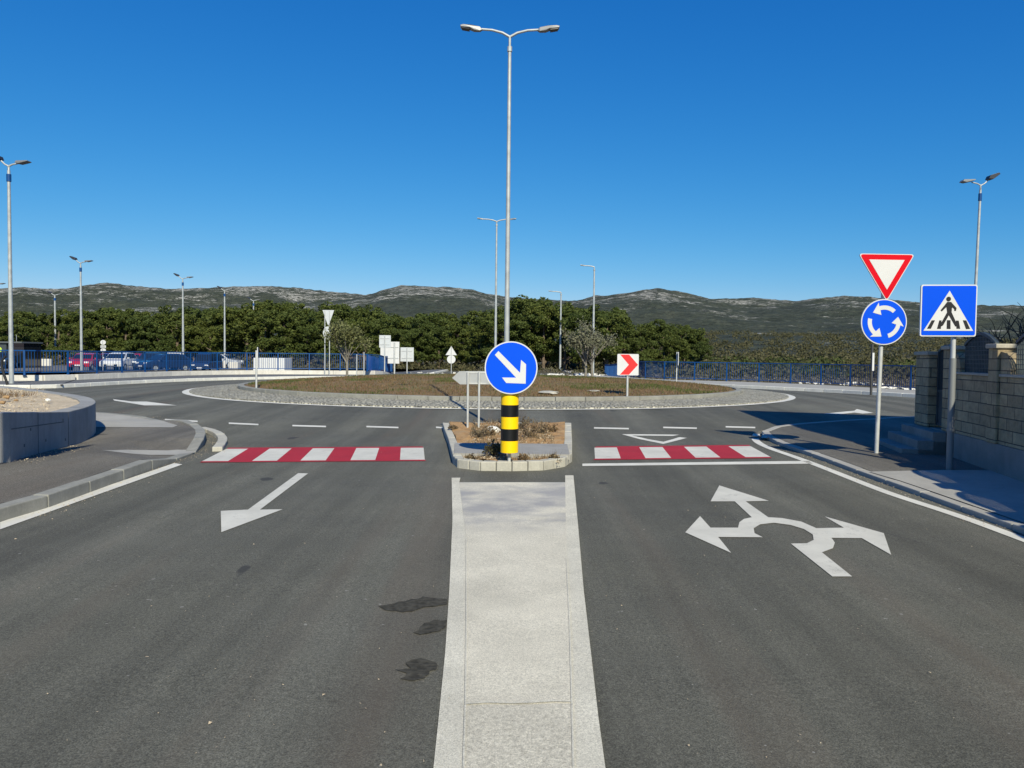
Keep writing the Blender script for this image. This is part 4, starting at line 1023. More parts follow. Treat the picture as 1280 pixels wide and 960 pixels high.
fl(69.5, 69.5, 368, 96, 0, 'floodlight mast with a guard frame at its foot, right of the dark booth', r0=.14, r1=.09, scale=1.2, cage=True)
fl(-4, -4, 355, 80, 0, 'floodlight mast whose head just enters at the left picture edge', r0=.12, r1=.07, scale=1.1)
q = Q(1214.5, 440, 32); tpt = Q(1221, 228, 32)
fla = flood_lamp('leaning floodlight mast behind the stone wall and the pedestrian crossing sign', (q.x, 32, .1), tpt.z-.1, r0=.075, r1=.045, scale=.9, ry=R(1.0), swap=-1)
# give way + roundabout signs
b = P(1095.6, 558, .1, walk_right); sc = b.y/960; D = b.y
gw = thing('give_way_sign', 'red and white triangle above a round blue roundabout sign on one post', 'traffic sign', (b.x, b.y, walk_right(b.x, b.y)), ry=R(.9))
def rel(px, py): q = Q(px, py, D); zr = q.z-walk_right(b.x, b.y); return (q.x-b.x - zr*math.sin(R(.9)), zr)
post(gw, 0, -.1, rel(1101, 330)[1], .031)
tr = [rel(1071, 318), rel(1141, 318), rel(1106, 377)]
cen = Vector((sum(p[0] for p in tr)/3, sum(p[1] for p in tr)/3))
def scl(pts, k, c=cen): return [tuple(c+(Vector(p)-c)*k) for p in pts]
plate(gw, 'triangle_plate', rpoly(tr, .035), -.06, -.035, M['white_sign'])
plate(gw, 'red_border', rpoly(scl(tr, .955), .03), -.0635, -.0605, M['red_sign'])
plate(gw, 'white_field', scl(tr, .63), -.0665, -.0638, M['white_sign'])
rc = rel(1102.5, 402.7); rad = 28.4*sc
plate(gw, 'round_plate', disc(rad, 64, *rc), -.062, -.037, M['white_sign'])
plate(gw, 'blue_face', disc(rad*.955, 64, *rc), -.0655, -.0625, M['blue_sign'])
def carrow(c, r, tip):
    """curved arrow, anticlockwise, tip at angle tip (deg)"""
    ro, ri, rm = r*.72, r*.54, r*.63; a0 = tip-92; a1 = tip-30; pts = []
    P2 = lambda rr_, a: (c[0]+rr_*math.cos(R(a)), c[1]+rr_*math.sin(R(a)))
    for k in range(9): pts.append(P2(ro, lerp(a0, a1, k/8)))
    pts += [P2(r*.88, a1-2), P2(rm*1.02, tip+2), P2(r*.33, a1+4)]
    for k in range(9): pts.append(P2(ri, lerp(a1, a0, k/8)))
    return pts
for t_ in (140, 260, 20): plate(gw, 'arrow', carrow(rc, rad, t_), -.0685, -.0658, M['white_sign'])
mb = MB()
for z in (rc[1]+.15, rc[1]-.15, cen.y-.05, cen.y+.2): mb.tube([(0,0,z-.015),(0,0,z+.015)], .037, 12); mb.box(-.12, .12, -.036, -.03, z-.012, z+.012)
mb.build('clamp', M['galv_post'], gw)
# pedestrian crossing sign
b = P(1187, 577.5, .1, walk_right); D = b.y; sc = D/960; zw = walk_right(b.x, b.y)
pc = thing('crossing_sign', 'square blue pedestrian crossing sign on a post against the stone wall', 'traffic sign', (b.x, b.y, zw))
def rel(px, py): q = Q(px, py, D); return (q.x-b.x, q.z-zw)
s0 = rel(1181.8, 388.5)
mb = MB(); mb.tube([(0,0,-.1),(0,0,s0[1]+.32)], .030, 14); mb.build('post', M['galv_post'], pc)
mb = MB(); mb.tube([(0,.0,0),(0,.0,1.45)], [.041,.041], 14); mb.tube([(0,0,.5),(0,0,.54)], .05, 14); mb.build('sleeve', mat('post_sleeve', (.22,.23,.23), .6, .3), pc)
Z = lambda X, Y: (s0[0] + (X-702.5)*sc/5.335, s0[1] - (Y-472)*sc/5.335)
plate(pc, 'sign_plate', rpoly([Z(517,304), Z(888,300), Z(887,642), Z(517,645)], .03), -.075, -.05, M['white_sign'])
plate(pc, 'blue_face', rpoly([Z(525,312), Z(880,308), Z(879,634), Z(525,637)], .022), -.0785, -.0755, M['blue_sign'])
plate(pc, 'white_triangle', [Z(703,342), Z(866,605), Z(538,607)], -.0815, -.0788, M['white_sign'])
for poly in ([(590,538),(612,538),(586,594),(560,594)], [(640,538),(655,538),(652,594),(626,594)], [(690,536),(714,536),(716,594),(690,594)], [(750,538),(768,538),(780,592),(755,592)], [(795,536),(818,536),(845,592),(818,594)]):
    plate(pc, 'zebra_bar', [Z(*q) for q in poly], -.0835, -.082, M['black_sign'])
plate(pc, 'walking_figure', [Z(*q) for q in [(688,416),(714,416),(728,432),(751,455),(748,474),(737,474),(736,462),(721,450),(719,484),(757,562),(763,572),(747,577),(702,503),(666,570),(655,577),(645,570),(690,484),(684,450),(655,479),(646,471),(672,438)]], -.0855, -.0838, M['black_sign'])
hc = Z(697,397); plate(pc, 'figure_head', disc(15.5*sc/5.335, 24, *hc), -.0855, -.082, M['black_sign'])
# chevron sign on the island
b = P(784.5, 498.5, 0); 
if math.hypot(b.x-CX, b.y-CY) > R_IN-.15:
    k = (R_IN-.2)/math.hypot(b.x-CX, b.y-CY); b = Vector((CX+(b.x-CX)*k, CY+(b.y-CY)*k, 0))
D = b.y; zg = GA(b.x, b.y); q = Q(784.6, 455.8, D)
cv = thing('chevron_sign', 'square white sign with red chevron pointing right, standing on the mound edge', 'traffic sign', (q.x, b.y, zg))
post(cv, 0, -.05, q.z-zg, .03); h = 13.3*D/960; zc = q.z-zg
plate(cv, 'sign_plate', rpoly([(-h,zc-h),(h,zc-h),(h,zc+h),(-h,zc+h)], .03), -.055, -.035, M['white_sign'])
plate(cv, 'chevron', [(-h*.74,zc+h*.94),(h*.1,zc+h*.94),(h*.94,zc),(h*.1,zc-h*.94),(-h*.74,zc-h*.94),(h*.08,zc)], -.058, -.0555, M['redorange_sign'])
# direction sign, seen from the back
b1 = P(583.8, 534, .13); D = b1.y; zg = b1.z
ds = thing('direction_sign', 'grey back of an arrow-shaped direction sign on two posts behind the island bed', 'traffic sign', (b1.x, D, zg))
def rel(px, py): q = Q(px, py, D); return (q.x-b1.x, q.z-zg)
for px in (585, 599): x, z = rel(px, 466); mb = MB(); mb.tube([(x, 0, -.1), (x, 0, rel(px, 465)[1])], .021, 12); mb.build('post', M['galv_post'], ds)
plate(ds, 'arrow_plate', [rel(*q) for q in [(565,472.5),(574,464),(612.5,464),(619,471),(612.5,480.5),(575,480.5)]], .025, .045, M['alu'])
mb = MB(); 
for py in (465.5, 479.3): a = rel(583, py); c = rel(608, py); mb.box(a[0], c[0], .018, .026, a[1]-.012, a[1]+.012)
mb.build('bracket', M['galv_post'], ds)

def back_sign(name, label, px, base_y, d, z0, items, pole_w=.03, posts=(0,)):
    q = Q(px, base_y, d); t = thing(name, label, 'traffic sign', (q.x, d, z0)); topz = 0
    for kind, x0, x1, y0, y1, m in items:
        a = Q(x0, y0, d); c = Q(x1, y1, d); xa, xc, za, zc_ = a.x-q.x, c.x-q.x, a.z-z0, c.z-z0; topz = max(topz, za)
        if kind == 'rect': pts = [(xa,za),(xc,za),(xc,zc_),(xa,zc_)]
        elif kind == 'disc':
            pts = [((xa+xc)/2+(xc-xa)/2*math.cos(k*math.pi/16), (za+zc_)/2+(za-zc_)/2*math.sin(k*math.pi/16)) for k in range(32)]
        elif kind == 'up': pts = [((xa+xc)/2,za),(xc,zc_),(xa,zc_)]
        else: pts = [(xa,za),(xc,za),((xa+xc)/2,zc_)]
        plate(t, {'rect':'sign_plate','disc':'round_plate','up':'triangle_plate','down':'triangle_plate'}[kind], pts, .03, .06, m, .004)
        mb = MB()
        for zz_ in (lerp(za, zc_, .25), lerp(za, zc_, .75)): mb.box(xa*.8, xc*.8, .0, .028, zz_-.02, zz_+.02)
        if kind == 'rect': mb.build('bracket', M['galv_post'], t)
    for dx in posts:
        mb = MB(); mb.tube([(dx, 0, -.1), (dx, 0, topz-.05)], pole_w, 10); mb.build('post', M['galv_post'], t)
    return t
AL = mat('pale_sign_back', (.55,.57,.58), .5, .2, .05, 3)
back_sign('give_way_sign', 'backs of a triangle and a round sign on twin posts at the left fence', 409.5, 463, 50.2, .1, [('down',403,417.5,387.5,408,AL),('disc',403.5,415.5,408,424,AL)], posts=(-.18,.12))
back_sign('sign_board', 'back of the tall pale board sign, middle of the three behind the mound', 493, 470, 58, 0, [('rect',475.5,499,427,454.5,M['white_sign'])], .06)
back_sign('sign_board', 'back of the square grey sign, leftmost and highest of the three behind the mound', 480.7, 469, 56, 0, [('rect',474,488.3,419,434.5,AL)], .045)
back_sign('sign_board', 'back of the square grey sign, rightmost of the three behind the mound', 508.7, 469, 60, 0, [('rect',500.5,517,434.2,452,AL)], .045)
back_sign('warning_sign', 'distant white triangle above a white disc, backs turned, before the pines', 564, 470, 62, 0, [('up',557,571,432.5,444,M['white_sign']),('disc',558.7,569.3,444,454.5,M['white_sign'])], .03)
back_sign('round_sign', 'two white discs with a small plate between, on a post in the car park', 128.5, 462, 60, 0, [('disc',125,132,425,431,M['white_sign']),('rect',125.3,132,431.7,435,M['white_sign']),('disc',125.3,132,435.3,440,M['white_sign'])], .03)
# edge-on sign posts
b = P(320.5, 483, .1); q = Q(320.5, 483, b.y)
t = thing('edge_on_sign', 'white sign seen edge-on at the left rim of the mound', 'traffic sign', (b.x, b.y, b.z-.1), R(106)); hz = Q(320,434,b.y).z-b.z+.1
post(t, 0, -.1, hz-.1, .03); plate(t, 'sign_plate', [(-.3,hz-.65),(.3,hz-.65),(.3,hz),(-.3,hz)], -.055, -.035, M['white_sign'])
t = thing('edge_on_sign', 'white sign seen edge-on by the right railing', 'traffic sign', (Q(845.5,478,43.5).x, 43.5, .2), R(80)); hz = Q(845,440,43.5).z-.2
post(t, 0, -.1, hz, .035); plate(t, 'sign_plate', [(-.35,hz-.75),(.35,hz-.75),(.35,hz),(-.35,hz)], -.09, -.06, M['white_sign'])
t = thing('marker_post', 'slim dark and white post behind the give way sign', 'post', (Q(1089,485,31.5).x, 31.5, .25)); hz = Q(1089,430,31.5).z-.25
mb = MB(); mb.tube([(0,0,-.1),(0,0,hz)], .05, 10); mb.build('post', mat('dark_post', (.05,.05,.05), .7), t); mb = MB(); mb.box(-.02,.06,-.08,-.052,hz*.45,hz*.82); mb.build('white_plate', M['white_sign'], t)

# loose black hose by the nearest mast
mb = MB(); pts = [(-14.6,22.5,.3),(-15.0,23,.75),(-15.15,23.2,1.15),(-15.05,23.2,1.5),(-14.8,23.1,1.75)]
pts = [Q(9.5,481,22), Q(5,468,22), Q(2,457,22), Q(3,450,22), Q(7,445,22)]
mb.tube(pts, .035, 8); tag(mb.build('conduit_hose', M['rubber']), 'black flexible conduit curling up beside the nearest mast', 'hose')

# ------------------------------------------------------------------ car park behind the left fence
tag(sheet('parking_lot', [(-100,40),(-26,40),(-23,44),(-20.5,50),(-15,54.5),(-12,57),(-12,100),(-100,100)], lambda x, y: -.02, M['asphalt_far'], 50), kind='structure')
def wallbox(x0, x1, y0, y1, z0, z1, name, m, label, cat='wall'):
    mb = MB(); mb.box(x0, x1, y0, y1, z0, z1); return tag(mb.build(name, m, bevel=.02), label, cat)
wallbox(-62, -50.5, 84, 84.3, -.02, .75, 'low_wall', M['concrete_white'], 'long low white wall at the back of the car park, left of the cars')
wallbox(-45, -31, 83, 83.3, -.02, .7, 'low_wall', M['concrete_white'], 'low white wall behind the parked cars near the floodlight masts')
def car(label, loc, rz, paint_m, kind='hatch', s=1.0):
    t = thing('parked_car', label, 'car', loc, rz, 'cars parked behind the blue fence'); t.scale = (s, s, s)
    # local: x across, y along (front = -y), z up
    prof = {'hatch': [(-2.05,.35),(-2.1,.62),(-1.95,.82),(-1.1,.98),(2.0,1.0),(2.08,.7),(2.05,.33)],
            'van': [(-2.3,.35),(-2.35,.7),(-2.2,.98),(-1.6,1.12),(2.35,1.15),(2.38,.4)]}[kind]
    roof = {'hatch': [(-1.15,.96),(-.45,1.42),(.2,1.50),(1.3,1.46),(1.95,.99)], 'van': [(-1.7,1.1),(-1.0,1.85),(-.6,1.95),(2.25,1.95),(2.36,1.12)]}[kind]
    def ext_(mb, pr, w0, w1):
        n = len(pr); zs = [p[1] for p in pr]; z0, z1 = min(zs), max(zs)
        wf = lambda z: lerp(w0, w1, (z-z0)/(z1-z0))
        v = [(-wf(z), y, z) for y, z in pr] + [(wf(z), y, z) for y, z in pr]
        mb.add(v, [tuple(range(n)), tuple(range(2*n-1, n-1, -1))] + [(i, n+i, n+(i+1)%n, (i+1)%n) for i in range(n)])
    mb = MB(); ext_(mb, prof, .86, .84); bd = mb.build('body', paint_m, t, .07)
    mb = MB(); ext_(mb, roof, .80, .62); mb.build('cabin', paint_m, t, .05)
    r = roof; fy0, fz0, fy1, fz1 = r[0][0], r[0][1], r[1][0], r[1][1]
    def glass_quad(y0, z0, y1, z1, ww0, ww1, dy):
        mb = MB(); mb.add([(-ww0,y0+dy,z0),(ww0,y0+dy,z0),(ww1,y1+dy,z1),(-ww1,y1+dy,z1),(-ww0,y0+dy*.2,z0),(ww0,y0+dy*.2,z0),(ww1,y1+dy*.2,z1),(-ww1,y1+dy*.2,z1)], [(0,3,2,1),(4,5,6,7),(0,1,5,4),(1,2,6,5),(2,3,7,6),(3,0,4,7)]); return mb
    glass_quad(lerp(fy0,fy1,.12), lerp(fz0,fz1,.12), lerp(fy0,fy1,.9), lerp(fz0,fz1,.9), .72, .6, -.035).build('windscreen', M['glass'], t)
    ry0, rz0, ry1, rz1 = r[-1][0], r[-1][1], r[-2][0], r[-2][1]
    glass_quad(lerp(ry0,ry1,.15), lerp(rz0,rz1,.15), lerp(ry0,ry1,.85), lerp(rz0,rz1,.85), .68, .58, .035).build('rear_window', M['glass'], t)
    zb_, zt_ = r[0][1]+.05, r[2][1]-.1
    for sx in (-1, 1):
        mb = MB(); pr = [(fy0+.25, zb_), (fy1+.15, zt_), (r[-2][0]-.1, zt_), (r[-1][0]-.3, zb_)]
        hi = max(q[1] for q in roof); lo = min(q[1] for q in roof); wf = lambda z: lerp(.80, .62, (z-lo)/(hi-lo))
        v = [(sx*(wf(z)+.012), y, z) for y, z in pr] + [(sx*(wf(z)-.01), y, z) for y, z in pr]
        mb.add(v, [(0,1,2,3),(7,6,5,4)] + [(i, 4+i, 4+(i+1)%4, (i+1)%4) for i in range(4)]); mb.build('side_window', M['glass'], t)
        L = prof[0][0]
        mb = MB(); mb.box(sx*.62-.16, sx*.62+.16, L-.03, L+.2, .66, .80); mb.build('headlight', mat('headlight', (.75,.76,.76), .15), t, .03)
        mb = MB(); mb.box(sx*.68-.1, sx*.68+.1, prof[-2][0]-.12, prof[-2][0]+.03, .68, .9); mb.build('tail_light', M['red_sign'], t, .02)
        mb = MB(); mb.box(sx*.95-.07, sx*.95+.07, fy0+.25, fy0+.35, .98, 1.1); mb.build('wing_mirror', paint_m, t, .02)
        for yy in (-1.3, 1.3):
            mb = MB(); mb.tube([(sx*.66, yy, .31), (sx*.88, yy, .31)], .31, 20); wh = mb.build('wheel', M['rubber'], t)
            mb = MB(); mb.tube([(sx*.85, yy, .31), (sx*.893, yy, .31)], .19, 16); mb.build('rim', M['galv'], wh)
    mb = MB(); mb.box(-.5, .5, prof[0][0]-.045, prof[0][0]+.1, .40, .54); mb.build('grille', M['blackband'], t)
    mb = MB(); mb.box(-.26, .26, prof[0][0]-.075, prof[0][0]-.04, .44, .55); mb.build('number_plate', M['white_sign'], t)
    return t
cp = lambda n_, c: mat(n_, c, .25, .1, coat=.6)
cred, cwhite, cdark, cblue, cdred = cp('car_red', (.45,.01,.015)), cp('car_white', (.75,.75,.74)), cp('car_dark', (.03,.04,.05)), cp('car_navy', (.015,.03,.08)), cp('car_crimson', (.30,.008,.02))
def place_car(label, px, d, rz, m, kind='hatch', s=1.0): q = Q(px, 460, d); return car(label, (q.x, d, -.01), rz, m, kind, s)
place_car('bright red hatchback facing the fence, leftmost of the parked cars', 108, 64, R(12), cred)
place_car('crimson hatchback half hidden beside the bright red one', 137, 68, R(20), cdred)
place_car('white boxy van parked between the crimson and the dark cars', 150, 66, R(8), cwhite, 'hatch', 1.05)
place_car('red car showing between the white car and the dark car', 174, 70, R(185), cred)
place_car('dark grey car with white plate, in the middle of the row', 191, 66, R(5), cdark, 'hatch', 1.08)
place_car('navy car at an angle next to the dark grey one', 206, 63.5, R(-35), cblue)
place_car('white van behind the navy car, right of the row', 217, 74, R(15), cwhite, 'hatch', 1.1)
place_car('dark blue van parked alone near the white cube', 259, 63, R(4), cblue, 'van', .82)
place_car('black car beside the dark booth at the left picture edge', 2, 70, R(20), cdark)
place_car('pale grey car far behind the white cube', 278, 84, R(80), cp('car_silver', (.45,.46,.47)))
q = Q(341, 460, 60); t = thing('white_container', 'white box container behind the fence, right of the floodlight masts', 'container', (q.x, 60, 0))
mb = MB(); mb.box(-1.2, 1.2, -1, 1, .12, 1.25); mb.build('box', M['white_sign'], t, .02)
mb = MB()
for x in (-.9,-.45,0,.45,.9): mb.box(x-.02, x+.02, -1.025, -1.0, .15, 1.2)
mb.build('rib', M['galv_post'], t)
mb = MB(); mb.box(-1.1,-.8,-.9,.9,-.02,.12); mb.box(.8,1.1,-.9,.9,-.02,.12); mb.build('skid', M['rubber'], t)
q = Q(293.5, 458, 70); wallbox(q.x-.42, q.x+.42, 69.6, 70.4, .15, .78, 'concrete_cube', M['concrete_white'], 'pale cube standing behind the fence between two masts', 'block')
# booth
q = Q(20, 455, 74); t = thing('booth', 'dark flat-roofed booth at the edge of the car park, far left', 'booth', (q.x, 74, 0)); 
xr = Q(40,455,74).x - q.x; xl = -4.0; ht = Q(20,427.5,74).z
xm = Q(21,455,74).x - q.x
mb = MB(); mb.box(xl, xm, -1.5, 1.5, -.02, ht*.52); mb.build('lower_wall', concrete('booth_panel', (.45,.46,.46), .08), t)
mb = MB(); mb.box(xl, xm, -1.5, 1.5, ht*.52, ht-.12); mb.build('upper_wall', mat('booth_dark', (.05,.06,.065), .5), t)
mb = MB(); mb.box(xm+.0, xr, -1.2, 1.5, -.02, ht-.12); mb.build('glazed_bay', M['glass'], t)
mb = MB(); mb.box(xl-.1, xr+.12, -1.7, 1.6, ht-.12, ht+.02); mb.build('roof', mat('booth_roof', (.09,.10,.105), .5), t)
mb = MB(); mb.tube([(xm, 0, ht), (xm, 0, ht+.7)], .02, 6); mb.build('aerial', M['galv'], t)
q = Q(0, 437, 60); t = thing('warning_sign', 'small yellow-green round sign cut by the left picture edge', 'sign', (q.x-.03, 60, 0)); mb = MB(); mb.tube([(0,0,-.05),(0,0,q.z)], .03, 8); mb.build('post', M['galv_post'], t)
plate(t, 'sign_disc', disc(.2, 24, 0, q.z), -.05, -.03, mat('sign_lime', (.5,.7,.05), .5))

# ------------------------------------------------------------------ trees
def crown_points(nclump, per, shape, rad, seed):
    rg = np.random.default_rng(seed); cs = []; ns = []
    for i in range(nclump):
        c = shape(rg); r_ = rad*rg.uniform(.6, 1.25)
        d = rg.normal(size=(per, 3)); d /= np.linalg.norm(d, axis=1)[:, None]
        rr_ = r_*rg.uniform(.55, 1.08, size=(per, 1))**.6
        pts = c + d*rr_*np.array([1.1, 1.1, .85]); cs.append(pts); ns.append(d)
    return np.concatenate(cs), np.concatenate(ns)
def pine_variant(seed):
    rg0 = np.random.default_rng(seed)
    lob = [(rg0.uniform(-1.6,1.6), rg0.uniform(-1.2,1.2), rg0.uniform(3.3,6.0), rg0.uniform(.9,1.5)) for _ in range(6)] + [(rg0.uniform(-2.2,2.2), rg0.uniform(-1.5,1.5), rg0.uniform(1.6,3.2), rg0.uniform(.8,1.3)) for _ in range(5)]
    def shape(rg):
        l = lob[rg.integers(len(lob))]; d = rg.normal(size=3); d /= np.linalg.norm(d); d[2] = d[2]*.8+.1
        return np.array([l[0], l[1], l[2]]) + d*l[3]*np.array([1.1, 1.1, .75])
    c, n = crown_points(95, 120, shape, .42, seed)
    me = leaf_mesh('crown', c, .115, M['pine'], 'mesh', n)
    mb = MB(); top = 5.2
    mb.tube([(0,0,-.2),(.08,0,1.6),(-.05,.05,3.4),(.1,0,top)], [.17,.14,.10,.04], 9)
    for l in lob:
        z0 = max(.9, l[2]-1.3); mb.tube([(0,0,z0),(l[0]*.5,l[1]*.5,z0+.45),(l[0],l[1],l[2])], [.075,.05,.02], 6)
    mt = bpy.data.meshes.new('trunk'); mt.from_pydata(mb.v, [], mb.f); mt.materials.append(M['bark'])
    return me, mt
PV = [pine_variant(100+i) for i in range(6)]
tree_y = [(-60,390),(0,393),(30,393),(60,398),(80,392),(100,385),(125,386),(150,383),(175,390),(200,391),(220,386),(240,386),(265,390),(290,384),(315,380),(335,377),(360,381),(385,390),(405,392),(430,386),(450,384),(480,392),(500,399),(520,394),(545,394),(570,400),(600,396),(625,386),(650,375),(672,374),(695,380),(715,384),(738,384),(760,386),(778,394),(795,408),(812,408),(830,400),(850,404),(865,416),(885,428)]
ntree = 0
zone = lambda px: ('behind the car park' if px < 300 else 'behind the white container and sign backs' if px < 560 else 'behind the centre of the roundabout' if px < 720 else 'right of the silvery olive tree')
rowname = {0: 'front-row', 1: 'second-row', 2: 'back-row'}
def add_pine(px, d, topy, row, sc_w=1.0):
    global ntree
    q = Q(px, topy, d); h = q.z; me, mt = PV[random.randrange(6)]
    base = 6.35; sz_ = h/base; sx = sz_*sc_w*random.uniform(.95, 1.25)
    t = thing('pine_tree', '%s dark green pine in the forest belt %s' % (rowname[row], zone(px)), 'tree', (q.x, d, -.1), random.uniform(0, 6.28), 'pines of the forest belt, %s %s' % (rowname[row], zone(px)))
    t.scale = (sx, sx, sz_)
    for nm, ms in (('crown', me), ('trunk', mt)):
        o = bpy.data.objects.new(nm, ms); C.objects.link(o); o.parent = t
    ntree += 1
px = -50
while px < 880:
    d = 93 + random.uniform(-4, 5); 
    if px > 560: d -= 14*sm((px-560)/80)
    add_pine(px, d, interp(tree_y, px)+random.uniform(4, 20), 0); px += random.uniform(20, 30)
px = -60
while px < 870:
    d = 106 + random.uniform(-4, 4) - (10 if px > 600 else 0); add_pine(px, d, interp(tree_y, px)+random.uniform(-2, 5), 1, 1.0); px += random.uniform(19, 27)
px = -55
while px < 855:
    d = 120 + random.uniform(-4, 4) - (8 if px > 600 else 0); add_pine(px, d, interp(tree_y, px)+random.uniform(1, 9), 2, 1.0); px += random.uniform(22, 32)

def small_tree(label, px, d, z0, y_top, width_px, m, name='olive_tree', bark=None, n=2600, size=.05, open_=.6, stems=1):
    q = Q(px, y_top, d); H = q.z-z0; Wd = width_px*d/960/2
    t = thing(name, label, 'tree', (q.x, d, z0)); mb = MB(); ends = []
    for s in range(stems):
        x0 = (s-(stems-1)/2)*.3
        mb.tube([(x0,0,-.1),(x0*.8,0,H*.28)], [.06,.045], 8)
        for i in range(13):
            a = random.uniform(0, 6.28); e = random.uniform(.45, 1.45); l = H*.72*random.uniform(.6, 1.0)
            dx = math.cos(a)*math.cos(e); dy = math.sin(a)*math.cos(e); p0 = Vector((x0*.8,0,H*random.uniform(.2,.3)))
            p1 = p0 + Vector((dx*Wd*1.1, dy*Wd*1.1, H*.25+.1*l)); p2 = p0 + Vector((dx*Wd*1.5, dy*Wd*1.5, max(.15, math.sin(e))*l)); p2.z = min(p2.z, H*.97)
            mb.tube([p0,p1,p2], [.028,.018,.006], 5); ends.append((p0,p1,p2))
            for _ in range(4):
                u = random.uniform(.3, 1); pp = p1.lerp(p2, u); e2 = pp + Vector((random.gauss(0,.22*Wd), random.gauss(0,.22*Wd), random.uniform(-.02,.3)*H*.4)); mb.tube([pp, e2], [.009,.004], 4); ends.append((pp, pp.lerp(e2,.5), e2))
    mb.build('trunk', bark or M['grey_bark'], t); pts = []
    for i in range(n):
        p0, p1, p2 = random.choice(ends); u = random.uniform(.15, 1.05); p = p1.lerp(p2, u) + Vector((random.gauss(0,.09), random.gauss(0,.09), random.gauss(0,.09)))*open_
        p.z = max(p.z, H*.2); pts.append(p)
    if n: leaf_mesh('crown', pts, size, m, t)
    return t
small_tree('bushy young olive tree on the left of the mound, in front of the blue railing', 434, 34, .62, 398, 42, M['olive'], n=4200, size=.05, open_=1.3)
small_tree('silvery half-bare olive tree in the middle of the mound, left of the chevron sign', 737, 33, .70, 399, 44, M['olive_silver'], n=3600, size=.045, open_=1.3, stems=2)
q = Q(1252, 440, 17); 
def bare_tree(px, d, z0):
    q = Q(px, 440, d); t = thing('bare_tree', 'bare dark-branched tree rising behind the stone wall', 'tree', (q.x, d, z0)); mb = MB(); rg_ = random.Random(5)
    def br(p, dr, l, r, dep):
        pts = [p]; dcur = dr.copy()
        for k in range(4):
            dcur = (dcur + Vector((rg_.gauss(0,.16), rg_.gauss(0,.16), rg_.gauss(0,.1)+.04))).normalized(); pts.append(pts[-1]+dcur*l/4)
        mb.tube(pts, [r, r*.85, r*.7, r*.55, r*.4], 5)
        if dep:
            for k in (2, 3, 4, 4):
                for s in range(2 if dep > 1 else 1):
                    nd = (dcur + Vector((rg_.gauss(0,.65), rg_.gauss(0,.65), rg_.gauss(0,.35)))).normalized(); br(pts[k], nd, l*rg_.uniform(.5,.75), r*.5, dep-1)
    mb.tube([(0,0,-.1),(.05,0,.9)], [.09,.07], 8)
    for k in range(7):
        a = 6.28*k/7+.3; br(Vector((.05,0,.85)), Vector((math.cos(a)*.75, math.sin(a)*.75, .75)).normalized(), .95, .035, 2)
    mb.build('branches', M['dark_wood'], t)
bare_tree(1262, 15.5, .1)
# stakes near the olive tree
for px, yt, lb in ((446,443,'left'),(455,440,'right')):
    q = Q(px, yt, 40); mb = MB(); mb.tube([(q.x, 40, .2), (q.x, 40, q.z)], .025, 8); tag(mb.build('tree_stake', M['galv_post']), 'thin pale stake behind the bushy olive tree, the %s one' % lb, 'stake')
q = Q(764, 440, 30)
t = thing('railing_stand_in', 'added solid blue panels standing in for the sunlit far end of the left railing', 'fence_stand_in', (Q(457,465,51.2).x, 51.2, 0))  # added solid panels, standing in for railing bars seen end-on in the sun
hp = [(459,51.6,444,462.5),(467,54.2,446,464),(477,58.5,448.6,465.8),(486.5,64,451.3,467.5)]
for (xa, da, ya, yb), (xb, db, yc, yd) in zip(hp, hp[1:]):
    a, b = Q(xa, ya, da), Q(xb, yc, db); a2, b2 = Q(xa, yb, da), Q(xb, yd, db); mb = MB()
    mb.quadbar((a.x+.04, da+.05), (b.x, db-.03), .04, a2.z, a.z, b2.z, b.z); mb.build('panel', mat('sunlit_railing_blue', (.004,.11,.46), .4), t).matrix_parent_inverse = Matrix.Translation(-Vector(t.location))  # brighter blue than the railing: sunlight put into the colour
    mb = MB(); mb.quadbar((a.x-.03, da-.03), (a.x+.03, da+.04), .09, a2.z-.1, a.z+.05); mb.build('post', M['blue_rail'], t).matrix_parent_inverse = Matrix.Translation(-Vector(t.location))

# scrub (maquis) on the right and undergrowth
def scrub(name, label, pos, m, per=70, size=.16, rad=.8):
    rg = np.random.default_rng(hash(name) % 1000 if 0 else len(name)*7+len(pos)); cs = []; ns = []
    for (x, y, z, s) in pos:
        d = rg.normal(size=(per, 3)); d /= np.linalg.norm(d, axis=1)[:, None]; d[:, 2] = np.abs(d[:, 2])*.95
        lob = 1+.35*np.sin(d[:, :1]*4+rg.uniform(0, 6))*np.cos(d[:, 1:2]*5+rg.uniform(0, 6))
        cs.append(np.array([x, y, z]) + d*s*rad*lob*rg.uniform(.6, 1.05, size=(per, 1))*np.array([1.1, 1.1, .85])); ns.append(d)
    o = leaf_mesh(name, np.concatenate(cs), size, m, None, np.concatenate(ns)); return tag(o, label, 'undergrowth', kind='stuff')
pos = []
for i in range(520):
    px = random.uniform(-60, 1350); d = random.uniform(76, 104) if px < 700 else random.uniform(56, 110)
    if px < 400: d = random.uniform(87, 104)
    x = (px-640)/960*d; pos.append((x, d, -.1, random.uniform(.8, 1.9) if px < 860 else random.uniform(.8, 2.2)))
scrub('undergrowth', 'dark scrub between and below the pines and behind the right railing', pos, M['scrub'], 150, .13)
pos = []
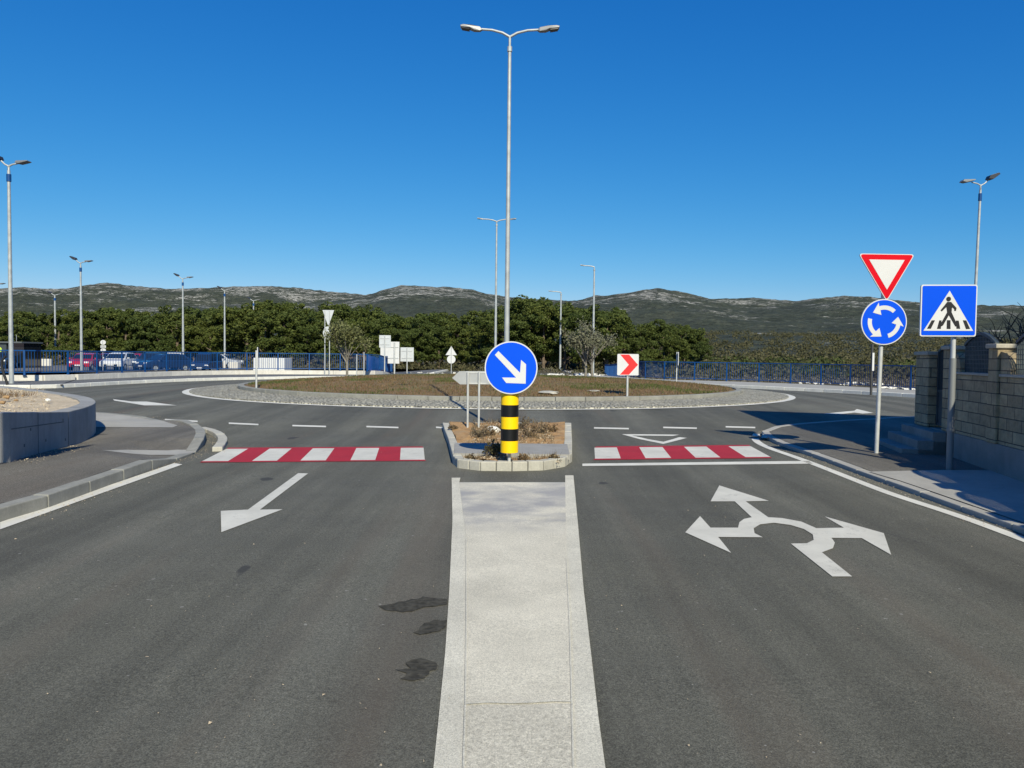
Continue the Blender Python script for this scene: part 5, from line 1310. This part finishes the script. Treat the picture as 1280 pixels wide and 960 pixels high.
for i in range(1500):
    px = random.uniform(700, 1400); d = 105 + 380*random.random()**1.3; x = (px-640)/960*d; pos.append((x, d, hill_z(x, d)-.2, random.uniform(1.2, 2.6)*(1+d/500)))
scrub('maquis', 'brown-green maquis scrub covering the plain right of the pines', pos, M['scrub'], 70, .34)
pos = []
for i in range(70):
    px = random.uniform(880, 1400); d = random.uniform(62, 150); x = (px-640)/960*d; pos.append((x, d, hill_z(x, d)+.2, random.uniform(1.4, 2.6)))
scrub('evergreen_bushes', 'darker green bushes dotted through the maquis scrub', pos, M['pine_dark'], 260, .15)
pos = []
for i in range(130):
    u = random.random(); px = lerp(600, 1180, u); d = random.uniform(49.5, 58); x = (px-640)/960*d
    if x < 9: d = random.uniform(64, 76); x = (px-640)/960*d
    pos.append((x, d, -.1, random.uniform(.4, 1.0)))
scrub('grey_brush', 'grey-brown brushwood just behind the right railing', pos, leafmat('grey_brush', (.12,.105,.075), (.22,.20,.15)), 120, .06)
# white rubble behind the right railing and along the verge behind the mound
rub = MB()
def rubble(px, d, n, sx, smax):
    for i in range(n):
        q = Q(px+random.uniform(-sx, sx), 470, d+random.uniform(-1, 1)); s = random.uniform(.08, smax); z = .0+G(q.x, q.y)
        v = [(q.x+random.uniform(-s,s), q.y+random.uniform(-s,s), z+random.uniform(-.05, s)) for _ in range(6)]
        rub.add(v, [(0,1,2),(0,2,3),(0,3,4),(1,2,5),(2,3,5),(3,4,5),(0,4,5),(0,1,5)])
rubble(1135, 37, 60, 30, .3); rubble(690, 60, 160, 110, .35); rubble(560, 62, 60, 50, .3); rubble(1060, 46, 40, 60, .2)
tag(rub.build('rubble', M['kerb_white']), 'white limestone rubble along the verge behind the roundabout and railing', 'rubble', kind='stuff')
# stones set in the mound
for px, py, s, lb in ((686,490.5,.34,'flat pale stone slab in the grass right of the blue arrow sign'),(742,488.5,.18,'small pale stone in the grass left of the chevron sign')):
    b = P(px, py, 0); rock('flat_stone', (b.x, b.y, GA(b.x, b.y)+.0), s, lb, M['kerb_pale'], sq=.14)
